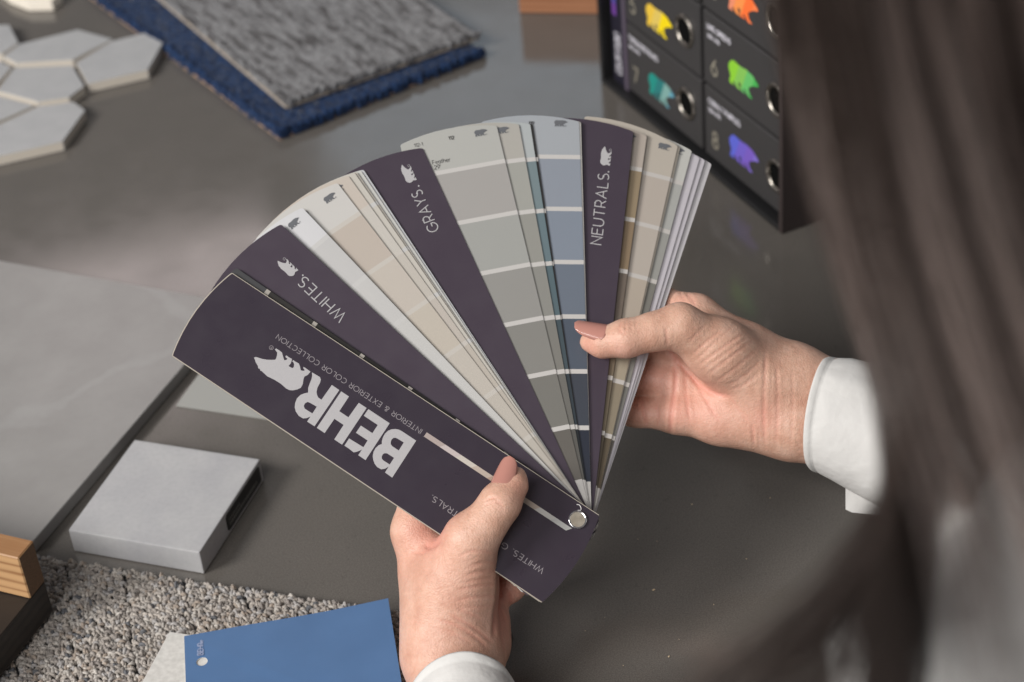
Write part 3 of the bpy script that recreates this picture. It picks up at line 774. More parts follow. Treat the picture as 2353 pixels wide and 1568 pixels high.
def purple(name, base, rough):
    m = mat(name, base, rough, .5)
    v = coords(m)
    vo = N(m, 'ShaderNodeTexVoronoi'); vo.inputs['Scale'].default_value = 140; L(m, v, vo.inputs['Vector'])
    d_ = ramp(m, vo.outputs['Distance'], [(0.0, (1, 1, 1, 1)), (.022, (1, 1, 1, 1)), (.03, (0, 0, 0, 1))])
    wn = N(m, 'ShaderNodeTexWhiteNoise'); L(m, vo.outputs['Position'], wn.inputs['Vector'])
    g = N(m, 'ShaderNodeMath', operation='GREATER_THAN'); g.inputs[1].default_value = .90; L(m, wn.outputs['Value'], g.inputs[0])
    mm = N(m, 'ShaderNodeMath', operation='MULTIPLY'); L(m, d_.outputs[0], mm.inputs[0]); L(m, g.outputs[0], mm.inputs[1])
    L(m, mixc(m, mm.outputs[0], base, (.5, .48, .48, 1)), bsdf(m).inputs['Base Color'])
    L(m, ramp(m, noise(m, v, 60, 3), [(.3, (rough - .04,) * 3 + (1,)), (.7, (rough + .06,) * 3 + (1,))]).outputs[0], bsdf(m).inputs['Roughness'])
    return m
m_cover = purple('cover_purple', rgb(54, 47, 57, 1.0), .30)
m_div = purple('divider_purple', rgb(66, 57, 68, 1.0), .40)
m_print = mat('silver_print', rgb(176, 174, 176, 1.0), .4)
m_print2 = mat('dim_print', rgb(128, 122, 126, 1.25), .45)
m_ink = mat('grey_ink', rgb(92, 94, 98, 1.2), .4)
m_ink2 = mat('black_ink', rgb(48, 46, 46, 1.2), .5)
def sw(*cs): return [paper('paint_%d_%d_%d' % c, *c) for c in cs]

# the cover, thick board
cover = strip('cover', 55.45, 0.0, [m_cover], 1.5, m_edgew, banded=False, corner=1.2, rimw=.38)
fp = lambda u, v_: (-v_ / 1000, u / 1000)               # reading outwards, tops towards -x (mm)
for nm, loops_ in (('letter', [LB, LBC1, LBC2]), ('letter', [LE]), ('letter', [LH]), ('letter', [LR, LRC])):
    V, Fs = flat_poly(loops_)
    mesh(nm, [(v_[0] / 1000, v_[1] / 1000, .0001) for v_ in V], Fs, m_print, cover)
V, Fs = flat_poly([BEAR]); mesh('bear_emblem', [(v_[0] / 1000, v_[1] / 1000, .0001) for v_ in V], Fs, m_print, cover)
v_, f_ = ring_mark(215.2, 15.9, 1.25, .28); v2, f2 = stroke([(214.8, 15.3), (214.8, 16.5), (215.4, 16.4), (215.4, 16.0), (214.8, 15.9)], .12)
mesh('registered_mark', [(*fp(*q), .0001) for q in v_] + [(*fp(*q), .0001) for q in v2], f_ + [tuple(len(v_) + i for i in q) for q in f2], m_print2, cover)
def fit_text(name, text, h, wt, m, parent, u0, u1, v0, z=.0001):
    o, wd = lettering(name, text, h, wt, m, parent, lambda u, v_: (u, v_), .26, z)
    k = (u1 - u0) / wd
    for q in o.data.vertices:
        x, y = fp(u0 + q.co.x * k, v0 + q.co.y); q.co = Vector((x, y, q.co.z))
    return o
fit_text('lettering', 'INTERIOR & EXTERIOR COLOR COLLECTION', 3.15, .36, m_print2, cover, 109.2, 216.5, 6.35)
fit_text('lettering', 'WHITES. GRAYS. NEUTRALS.', 3.5, .42, m_print2, cover, 0.2, 81.5, 36.6)
m_str = [(150, 138, 134), (168, 158, 156), (172, 166, 158), (160, 148, 138), (148, 128, 115), (160, 140, 118), (150, 138, 128), (158, 156, 152), (150, 150, 148)]
V, Fs, mi, ms = [], [], [], []
for i, c in enumerate(m_str):
    a, b = 105 - i * 11.55, 105 - (i + 1) * 11.55; k = len(V); sl_ = 1.2
    V += [(-9.5, a + sl_, .1), (-6.3, a - sl_ if i else a + sl_, .1), (-6.3, b - sl_, .1), (-9.5, b + sl_, .1)]; Fs.append((k, k + 3, k + 2, k + 1)); mi.append(i)
    ms.append(mat('stripe_%d' % i, rgb(*c, 1.3), .4))
mesh('colour_stripe', [(x / 1000, y / 1000, z / 1000) for x, y, z in V], Fs, ms, cover, mi)

dark = sw((70, 70, 72), (50, 47, 45), (42, 39, 36), (36, 33, 31), (34, 31, 29), (32, 29, 27), (28, 26, 25))
s1 = strip('swatch_strip', 54.45, 2.0, dark, .35, m_edge2, paper('tab_band', 168, 160, 150))
def divider(word, theta, off, u0, u1, base, bear0, bearl, dot, reg, lift=0):
    o = strip('section_divider', theta, off, [m_div], .45, m_edge2, lift=lift, banded=False, ext={'GRAYS': 0.9, 'NEUTRALS': 4.6}.get(word))
    t = fit_text('lettering', word, 7.0, .68, m_print, o, u0, u1, base)
    V, Fs = [], []
    V = [(*fp(dot + .55 * math.cos(a * math.pi / 6), base + .5 + .55 * math.sin(a * math.pi / 6)), .0001) for a in range(12)]
    mesh('full_stop', V, [tuple(range(12))], m_print, o)
    bear_emblem(o, lambda u, v_: fp(bear0 + u * 1, base + v_ - .1), bearl, m_print)
    v_, f_ = ring_mark(reg, base + .9, .75, .2); mesh('registered_mark', [(*fp(*q), .0001) for q in v_], f_, m_print, o)
    return o
divider('WHITES', 45.67, 3.6, 191.8, 228.4, 4.0, 233.7, 13.9, 229.7, 245.6, .6)
def strip_bear(o, x=-5.5, y=259.7, L_=8.8, lift=0):
    bear_emblem(o, lambda u, v_: ((x + u) / 1000, (y + v_) / 1000), L_, m_ink, .00012)
    v_, f_ = ring_mark(x + 7.4, y + .5, .35, .16); mesh('registered_mark', [(q[0] / 1000, q[1] / 1000, .00012) for q in v_], f_, m_ink, o)
def settle(o, lift, curl, ext, rows_):
    zr = [-lift * (max(0, y) / (264 + ext)) ** 1.4 for y in rows_]
    for c in o.children:
        for q in c.data.vertices:
            if q.co.y > .2535 and o.name.startswith('swatch'): q.co.y -= .0014
            q.co.y *= 1 + ext / 264
            y = q.co.y * 1000; x = q.co.x * 1000
            q.co.z += (float(np.interp(y, rows_, zr)) - curl * ((XR - x) / 64) ** 2 * min(1, max(0, y) / 200)) / 1000 + 1.6e-4
white = sw((204, 204, 206), (190, 189, 188), (192, 191, 189), (194, 193, 190), (195, 194, 191), (195, 194, 191), (192, 190, 186))
s = strip('swatch_strip', 41.78, 5.0, white, .35, bandcol=paper('white_band2', 196, 195, 193), curl=8.0, lift=1.6); strip_bear(s, -4.9, 258.2)
cream = sw((199, 196, 191), (190, 176, 162), (194, 183, 170), (193, 182, 166), (192, 183, 170), (190, 181, 168), (186, 178, 165))
s = strip('swatch_strip', 35.63, 6.0, cream, .35, lift=3.2, ext=1.4, bandcol=paper('cream_band', 197, 190, 180)); strip_bear(s, -4.0, 257.2)
lettering('lettering', '3', 2.0, .42, m_ink2, s, lambda u, v_: ((-18.0 + u) / 1000, (258.6 + v_) / 1000), .2, .0001)
cream2 = sw((197, 184, 170), (196, 190, 180), (192, 184, 172), (190, 180, 168), (188, 178, 164), (186, 176, 162), (184, 174, 160))
s = strip('swatch_strip', 33.74, 6.5, cream2, .35, lift=3.9, ext=2.3, bandcol=paper('cream_band', 0, 0, 0)); strip_bear(s, -5.2, 258.4)
for th, of, c in ((32.74, 6.9, (196, 190, 178)), (32.37, 7.3, (184, 176, 164)), (31.75, 7.7, (196, 196, 190)), (31.32, 8.1, (198, 199, 202))):
    strip('swatch_strip', th, of, sw(*[c] * 7), .35, m_edge2, bandcol=paper('white_band2', 0, 0, 0), lift=4.4 + (of - 6.9) * 1.5, ext=2.5)
divider('GRAYS', 22.40, 8.8, 207.4, 237.2, 2.2, 243.9, 13.6, 239.9, 255.3, 7.0)
g112 = sw((176, 176, 170), (164, 160, 156), (160, 161, 156), (148, 146, 141), (135, 133, 127), (121, 119, 112), (104, 99, 92))
s = strip('swatch_strip', 11.37, 9.3, g112, .35, m_edge2, m_band, lift=7.6, ext=4.4); strip_bear(s, -5.5, 259.8)
fs = lambda x, y: (lambda u, v_: ((x + u) / 1000, (y + v_) / 1000))
lettering('lettering', '112', 2.2, .38, m_ink2, s, fs(-22.6, 261.0), .26)
lettering('lettering', '112-1', 2.3, .22, m_ink2, s, fs(-45.6, 260.2), .2)
lettering('lettering', 'Feather', 2.7, .25, m_ink2, s, fs(-36.6, 244.9), .2)
lettering('lettering', '29', 2.7, .25, m_ink2, s, fs(-36.2, 241.3), .2)
lettering('lettering', 'U', 1.3, .2, m_ink2, s, fs(-32.9, 243.1), .2)
s = strip('swatch_strip', 8.22, 9.7, sw((173, 169, 160), (160, 160, 152), (148, 147, 139), (140, 139, 132), (126, 124, 117), (110, 108, 102), (92, 90, 85)), .35, m_edge2, m_band, lift=8.3, ext=4.2); strip_bear(s, -5.5, 259.8)
s = strip('swatch_strip', 6.60, 10.1, sw((172, 177, 178), (118, 132, 136), (104, 120, 126), (88, 104, 110), (70, 82, 88), (54, 62, 68), (40, 44, 48)), .35, m_edge2, m_band, lift=8.9, ext=4.2); strip_bear(s, -5.5, 259.8)
s = strip('swatch_strip', 6.22, 10.5, sw(*[(60, 58, 58)] * 7), .35, m_edge2, m_band, lift=9.3, ext=4.2)
g119 = sw((162, 166, 171), (141, 147, 157), (130, 138, 150), (108, 116, 128), (82, 90, 102), (66, 70, 79), (46, 50, 61))
s = strip('swatch_strip', -0.36, 10.9, g119, .35, m_edge2, m_band, lift=9.9, ext=6.2); strip_bear(s, -6.5, 261.2)
lettering('lettering', '119', 2.1, .42, m_ink2, s, fs(-23.2, 262.2), .26)
s = strip('swatch_strip', -0.62, 11.3, sw((190, 186, 180)) * 7, .35, m_edge2, m_band, lift=10.0, ext=6.2)
divider('NEUTRALS', -8.13, 12.2, 181.6, 230.8, 3.0, 236.6, 13.5, 232.6, 248.0, 11.4)
s = strip('swatch_strip', -10.15, 13.2, sw((178, 164, 151), (152, 130, 98), (142, 117, 87), (112, 98, 86), (123, 106, 84), (114, 100, 78), (92, 80, 64)), .35, m_edge2, paper('band_w', 192, 186, 180), lift=14.0, ext=5.2); strip_bear(s, -5.5, 259.4)
s = strip('swatch_strip', -14.76, 14.4, sw((184, 173, 158), (181, 168, 155), (181, 169, 156), (178, 163, 145), (165, 151, 126), (142, 128, 104), (98, 84, 64)), .35, m_edge2, paper('band_w', 0, 0, 0), lift=15.2, ext=4.6, slant=5.5); strip_bear(s, -2.8, 259.6)
s = strip('swatch_strip', -15.14, 14.9, sw(*[(170, 160, 145)] * 7), .35, m_edge2, m_band, lift=15.6, ext=4.6)
s = strip('swatch_strip', -16.88, 15.4, sw((188, 188, 181), (166, 167, 162), (150, 150, 144), (122, 120, 112), (130, 128, 120), (118, 116, 110), (90, 84, 76)), .35, m_edge2, paper('band_w', 0, 0, 0), lift=16.6, ext=5.2); strip_bear(s, -3.2, 259.8)
for th, of, c in ((-18.24, 16.2, (192, 188, 194)), (-19.10, 16.8, (190, 186, 192)), (-20.16, 17.8, (192, 188, 192))):
    s = strip('swatch_strip', th, of, sw(*[c] * 7), .45, m_edge2, paper('white_back', 192, 188, 193), lift=17.2 + (of - 16.2) * .8, ext=2.8)
back = strip('cover', -19.4, 18.6, [m_cover], 1.5, m_edgew, banded=False, corner=1.2, lift=19.5, ext=2.4)

for o_, l_, c_, e_, y_ in BENT:
    if l_ or c_: settle(o_, l_, c_, e_, y_)
# rivet through the stack
m_riv = mat('rivet_face', (.60, .54, .44, 1), .42, .5, .85)
v = coords(m_riv); rr_ = ramp(m_riv, noise(m_riv, v, 260, 4), [(.3, (.50, .44, .35, 1)), (.7, (.66, .60, .50, 1))]); L(m_riv, rr_.outputs[0], bsdf(m_riv).inputs['Base Color'])
bm = bmesh.new(); n_ = 48
prof = [(0, 1.15), (4.6, 1.15), (4.85, 1.35), (5.3, 1.42), (5.65, 1.15), (5.75, .5), (5.75, 0.02)]
rr2 = [[bm.verts.new((a / 1000 * math.cos(2 * math.pi * i / n_), a / 1000 * math.sin(2 * math.pi * i / n_), b / 1000)) for a, b in prof[1:]] for i in range(n_)]
c0 = bm.verts.new((0, 0, .00115))
for i in range(n_):
    f = bm.faces.new((c0, rr2[i][0], rr2[(i + 1) % n_][0])); f.material_index = 0
    for j in range(len(prof) - 2):
        f = bm.faces.new((rr2[i][j], rr2[i][j + 1], rr2[(i + 1) % n_][j + 1], rr2[(i + 1) % n_][j])); f.material_index = 1; f.smooth = True
from_bm('rivet', bm, [m_riv, mat('chrome', (.75, .75, .77, 1), .12, .5, 1.0)], deck)

# curl of white thread on the cover by the rivet
def tube(path, rad, sides=6):
    P = [np.array(p, float) for p in path]; V, Fs = [], []
    for i, p in enumerate(P):
        t = P[min(i + 1, len(P) - 1)] - P[max(i - 1, 0)]; t /= np.linalg.norm(t) + 1e-12
        a = np.cross(t, [0.3, .2, .93]); a /= np.linalg.norm(a); b = np.cross(t, a)
        r = rad(i / (len(P) - 1)) if callable(rad) else rad
        V += [p + a * r * math.cos(2 * math.pi * k / sides) + b * r * math.sin(2 * math.pi * k / sides) for k in range(sides)]
    for i in range(len(P) - 1):
        for k in range(sides): Fs.append((i * sides + k, i * sides + (k + 1) % sides, (i + 1) * sides + (k + 1) % sides, (i + 1) * sides + k))
    return V, Fs
pp = []
for x, y in ((1325, 1159.5), (1328, 1160), (1331, 1160.5), (1333.5, 1163), (1335, 1167), (1335.5, 1171), (1334, 1173.5), (1331, 1173), (1327, 1173.5)):
    pp.append(atd(x, y, plane_depth(x, y) - .0004))
V, Fs = tube(pp, .00026)
t_ = mesh('thread', V, Fs, mat('thread_white', rgb(210, 208, 208, 1.3), .8), None, None, True)
tag(t_, 'short curled white thread lying on the purple cover beside the rivet', 'thread')

# ------------------------------------------------------------------ person
HEAD = np.array([.215, -.69, .74])
person = empty('person', (.28, -.72, 0), 'person in white shirt with dark brown hair holding the open fan deck', 'person')

class Field:
    """signed distance on a grid, grown from tapered limbs"""
    def __init__(s, lo, hi, h):
        s.lo = np.array(lo, float); s.h = h
        s.n = np.ceil((np.array(hi) - s.lo) / h).astype(int) + 1
        s.ax = [(s.lo[i] + h * np.arange(s.n[i])).astype(np.float32) for i in range(3)]
        s.d = np.full(s.n, 1.0, np.float32)
    def box(s, pts, pad):
        lo = np.min(pts, 0) - pad; hi = np.max(pts, 0) + pad
        i0 = np.clip(((lo - s.lo) / s.h).astype(int), 0, s.n - 1); i1 = np.clip(((hi - s.lo) / s.h).astype(int) + 2, 1, s.n)
        return tuple(slice(a, max(a + 1, b)) for a, b in zip(i0, i1))
    def grid(s, sl):
        return (s.ax[0][sl[0]][:, None, None], s.ax[1][sl[1]][None, :, None], s.ax[2][sl[2]][None, None, :])
    def seg(s, sl, a, b):
        X, Y, Z = s.grid(sl); d = b - a; L2 = float(d @ d) + 1e-12
        t = np.clip(((X - a[0]) * d[0] + (Y - a[1]) * d[1] + (Z - a[2]) * d[2]) / L2, 0, 1)
        return np.sqrt((X - a[0] - t * d[0]) ** 2 + (Y - a[1] - t * d[1]) ** 2 + (Z - a[2] - t * d[2]) ** 2), t
    def merge(s, sl, v, k):
        o = s.d[sl]
        if k <= 0: s.d[sl] = np.minimum(o, v); return
        h = np.clip(.5 + .5 * (o - v) / k, 0, 1)
        s.d[sl] = v * h + o * (1 - h) - k * h * (1 - h)
    def limb(s, a, ra, b, rb, k):
        a, b = np.asarray(a, float), np.asarray(b, float)
        sl = s.box([a, b], max(ra, rb) + 3 * k + 3 * s.h)
        ds, t = s.seg(sl, a, b)
        s.merge(sl, ds - (ra + (rb - ra) * t), k)
    def chain(s, pts, k, k0=None):
        for i, ((a, ra), (b, rb)) in enumerate(zip(pts, pts[1:])): s.limb(a, ra, b, rb, k0 if (i == 0 and k0) else k)
    def ell(s, c, rad, k, M=None):
        c = np.asarray(c, float); sl = s.box([c], max(rad) + 3 * k + 3 * s.h); X, Y, Z = s.grid(sl)
        P = [X - c[0], Y - c[1], Z - c[2]]
        if M is not None: P = [P[0] * M[i][0] + P[1] * M[i][1] + P[2] * M[i][2] for i in range(3)]
        q = np.sqrt((P[0] / rad[0]) ** 2 + (P[1] / rad[1]) ** 2 + (P[2] / rad[2]) ** 2)
        s.merge(sl, (q - 1) * min(rad), k)
    def crease(s, pts, wd, depth):
        for a, b in zip(pts, pts[1:]):
            a, b = np.asarray(a), np.asarray(b)
            sl = s.box([a, b], wd * 3); ds, t = s.seg(sl, a, b)
            s.d[sl] += depth * np.exp(-(ds / wd) ** 2)
    def surface(s):
        d = s.d; S = d < 0
        nx, ny, nz = [n - 1 for n in d.shape]
        C = [S[i:i + nx, j:j + ny, k:k + nz] for i in (0, 1) for j in (0, 1) for k in (0, 1)]
        any_ = np.zeros_like(C[0]); all_ = np.ones_like(C[0])
        for c in C: any_ |= c; all_ &= c
        cell = np.argwhere(any_ & ~all_)
        idx = -np.ones((nx, ny, nz), np.int64); idx[tuple(cell.T)] = np.arange(len(cell))
        acc = np.zeros((len(cell), 3)); cnt = np.zeros(len(cell))
        off = [(i, j, k) for i in (0, 1) for j in (0, 1) for k in (0, 1)]
        for a in off:
            for ax in range(3):
                if a[ax]: continue
                b = list(a); b[ax] = 1
                va = d[tuple((cell + a).T)]; vb = d[tuple((cell + b).T)]
                m = (va < 0) != (vb < 0)
                t = va / np.where(m, va - vb, 1)
                p = np.array(a)[None, :] + np.zeros((len(cell), 3)); p[:, ax] += t
                acc[m] += p[m]; cnt[m] += 1
        V = s.lo + s.h * (cell + acc / cnt[:, None])
        Q = []
        for ax in range(3):
            u_, v_ = (ax + 1) % 3, (ax + 2) % 3
            sh = [slice(None)] * 3; sh2 = [slice(None)] * 3; sh[ax] = slice(0, -1); sh2[ax] = slice(1, None)
            ch = np.argwhere(S[tuple(sh)] != S[tuple(sh2)])
            ch = ch[(ch[:, u_] > 0) & (ch[:, v_] > 0) & (ch[:, u_] < d.shape[u_] - 1) & (ch[:, v_] < d.shape[v_] - 1)]
            eu = np.zeros(3, int); eu[u_] = 1; ev = np.zeros(3, int); ev[v_] = 1
            q = np.stack([idx[tuple((ch - eu - ev).T)], idx[tuple((ch - ev).T)], idx[tuple(ch.T)], idx[tuple((ch - eu).T)]], 1)
            fl = S[tuple(ch.T)]
            q[~fl] = q[~fl][:, ::-1]
            Q.append(q)
        return V, np.concatenate(Q)

def catmull(P, n):
    P = np.array(P); P = np.concatenate([[2 * P[0] - P[1]], P, [2 * P[-1] - P[-2]]]); out = []
    m_ = len(P) - 3
    for i in range(n + 1):
        t = min(i / n * m_, m_ - 1e-6); k = int(t); t -= k; a, b, c, d = P[k:k + 4]
        out.append(.5 * ((2 * b) + (-a + c) * t + (2 * a - 5 * b + 4 * c - d) * t * t + (-a + 3 * b - 3 * c + d) * t ** 3))
    return np.array(out)
def J(x, y, dep, r): return (atd(x, y, dep), r * dep / F)
def relax(V, Q, n=2):
    E = np.concatenate([Q[:, [0, 1]], Q[:, [1, 2]], Q[:, [2, 3]], Q[:, [3, 0]]]); E = np.concatenate([E, E[:, ::-1]])
    for _ in range(n):
        A = np.zeros_like(V); c = np.zeros(len(V)); np.add.at(A, E[:, 0], V[E[:, 1]]); np.add.at(c, E[:, 0], 1)
        V = V * .5 + .5 * A / c[:, None]
    return V
bodyV, bodyF, bodyC = [], [], []
def add_body(V, Q, C):
    k = sum(len(v_) for v_ in bodyV); bodyV.append(V); bodyF.append(Q + k); bodyC.append(C)

def hand(spec, h=.0012):
    pts = np.array([p[0] for c in spec['chains'] for p in c[0]]); 
    lo = pts.min(0) - .035; hi = pts.max(0) + .035
    f = Field(lo, hi, h)
    for c, k, k0 in spec['chains']: f.chain(c, k, k0)
    for c, rad, k in spec.get('bulges', []): f.ell(c, rad, k)
    for c, wd, dp in spec.get('creases', []): f.crease(c, wd, dp)
    V, Q = f.surface()
    V = relax(V, Q, 2)
    nq = np.cross(V[Q[:, 2]] - V[Q[:, 0]], V[Q[:, 3]] - V[Q[:, 1]]); n = np.zeros_like(V)
    for i in range(4): np.add.at(n, Q[:, i], nq)
    n /= np.linalg.norm(n, axis=1)[:, None] + 1e-12
    vv = V - CAM; dz = vv @ fw; PX = np.stack([CX + F * (vv @ rt) / dz, CY - F * (vv @ up) / dz], 1)
    face = np.clip(-(n * (vv / np.linalg.norm(vv, axis=1)[:, None])).sum(1) * 2.5, 0, 1) * (dz < spec['front'])
    red = np.zeros(len(V)); disp = np.zeros(len(V))
    for P, wd, dp in spec.get('lines', []):
        P = catmull([np.array(p, float) for p in P], 4 * (len(P) - 1))
        best = np.full(len(V), 1e9); tt = np.zeros(len(V)); nP = len(P) - 1
        near = np.where((PX[:, 0] > P[:, 0].min() - 5 * wd) & (PX[:, 0] < P[:, 0].max() + 5 * wd) & (PX[:, 1] > P[:, 1].min() - 5 * wd) & (PX[:, 1] < P[:, 1].max() + 5 * wd))[0]
        for i in range(nP):
            a, b = P[i], P[i + 1]; ab = b - a; t = np.clip(((PX[near] - a) @ ab) / (ab @ ab + 1e-9), 0, 1)
            dd_ = np.linalg.norm(PX[near] - a - t[:, None] * ab, axis=1); m = dd_ < best[near]
            best[near[m]] = dd_[m]; tt[near[m]] = (i + t[m]) / nP
        fade = np.minimum(1, np.minimum(tt, 1 - tt) * 6 + .15)
        e = np.exp(-(best / wd) ** 2) * fade; ridge = np.exp(-((best - 2.1 * wd) / (1.1 * wd)) ** 2) * fade
        disp += .62 * dp / 1000 * (e - .35 * ridge); red += min(.6, dp * .5) * e
    V = V - n * (disp * face)[:, None]; red = red * face
    for c, rad, a in spec.get('red', []): red += a * np.exp(-(np.linalg.norm(V - c, axis=1) / rad) ** 2)
    add_body(V, Q, np.clip(red, 0, 1))

# --- right hand: thumb across the front of the strips, palm up behind them
g = lambda x, y, o=0.0: plane_depth(x, y, o)          # depth of the strips' face
OF = .0137                                             # the neutral strips lie this much lower in the deck
def JR(x, y, dz, r): return J(x, y, g(1500, 830, OF) + dz, r)
thumb = [JR(1354, 786, -.0050, 22), JR(1384, 788, -.0085, 32), JR(1438, 778, -.0115, 41.5), JR(1500, 763, -.0110, 41), JR(1562, 750, -.008, 47), JR(1650, 805, .004, 68), JR(1750, 880, .018, 72)]
imcp, mmcp, rmcp, pmcp = JR(1602, 722, .030, 42), JR(1560, 800, .035, 44), JR(1552, 880, .034, 43), JR(1560, 952, .028, 44)
wr1, wr2 = JR(1815, 882, .026, 80), JR(1815, 966, .026, 80)
fa1, fa2 = JR(1935, 918, .022, 80), JR(1935, 1002, .022, 78)
fb1, fb2 = JR(2080, 985, .012, 82), JR(2080, 1060, .012, 82)
right = dict(chains=[
    ([thumb[6], wr1, fa1, fb1], .012, None), ([wr2, fa2, fb2], .012, None),
    ([imcp, JR(1720, 810, .030, 58), wr1], .012, None), ([mmcp, JR(1690, 860, .036, 60), wr1], .010, None),
    ([rmcp, JR(1690, 920, .036, 58), wr2], .010, None), ([pmcp, JR(1660, 955, .028, 62), JR(1740, 958, .026, 66), wr2], .012, None),
    (thumb[::-1][0:3], .012, None), (thumb[4::-1], .006, .010),
    ([imcp, JR(1512, 694, .044, 37), JR(1430, 712, .048, 31), JR(1366, 735, .043, 27)], .005, .007),
    ([mmcp, JR(1455, 785, .042, 37), JR(1360, 796, .040, 32), JR(1300, 808, .035, 28)], .005, .006),
    ([rmcp, JR(1455, 866, .036, 36), JR(1370, 868, .029, 31), JR(1315, 872, .0235, 27)], .005, .006),
    ([pmcp, JR(1462, 950, .032, 30), JR(1400, 946, .027, 26), JR(1350, 940, .022, 23)], .005, .006)],
    front=g(1500, 830, OF) + .045,
    lines=[
        (((1538, 803), (1546, 817), (1578, 854), (1612, 888), (1645, 906), (1685, 912)), 5, 1.3),
        (((1551, 824), (1553, 878), (1546, 928), (1541, 972), (1541, 1006)), 4.5, 1.3),
        (((1575, 854), (1578, 912), (1585, 972)), 3.5, .7), (((1588, 861), (1618, 912), (1655, 976)), 3.5, .7), (((1679, 915), (1720, 972)), 3.2, .5),
        (((1760, 804), (1757, 878), (1755, 945), (1758, 1030)), 4, .8), (((1784, 838), (1787, 912), (1784, 1032)), 3.5, .6), (((1820, 850), (1822, 930), (1816, 1040)), 3.5, .35),
        (((1729, 975), (1733, 1024)), 3.5, .9), (((1745, 985), (1744, 1024)), 3, .4),
        (((1622, 748), (1578, 790)), 3.2, .5), (((1662, 758), (1625, 785), (1592, 815)), 3.2, .6), (((1713, 763), (1660, 800), (1605, 841)), 3.2, .65),
        (((1736, 777), (1680, 820), (1625, 862)), 3.2, .65), (((1742, 800), (1690, 846), (1642, 880)), 3.2, .6), (((1747, 831), (1708, 866), (1672, 886)), 3.2, .5), (((1742, 861), (1710, 884), (1679, 896)), 3, .45),
        (((1690, 745), (1640, 790), (1598, 832)), 3, .4), (((1728, 768), (1668, 812), (1615, 852)), 2.8, .4),
        (((1430, 739), (1424, 756), (1436, 773)), 2.8, .6), (((1446, 735), (1452, 763)), 2.8, .5), (((1437, 736), (1439, 771)), 2.6, .5), (((1459, 733), (1463, 757)), 2.6, .35),
        (((1531, 752), (1534, 797)), 3.4, .7), (((1574, 668), (1600, 704)), 3.5, .7), (((1558, 662), (1572, 690)), 3, .6),
        (((1473, 912), (1487, 984)), 3.6, .9), (((1510, 985), (1512, 955), (1508, 925)), 3.2, .6)],
    red=[(JR(1500, 860, .014, 1)[0], .020, .9), (JR(1545, 960, .008, 1)[0], .012, .6), (JR(1600, 900, .006, 1)[0], .018, .45), (JR(1640, 970, .004, 1)[0], .020, .4), (JR(1430, 810, -.018, 1)[0], .012, .45), (JR(1350, 800, -.012, 1)[0], .009, .6), (JR(1757, 960, .0, 1)[0], .012, .5), (JR(1560, 690, .02, 1)[0], .012, .5), (JR(1470, 950, .02, 1)[0], .012, .5)])
hand(right)

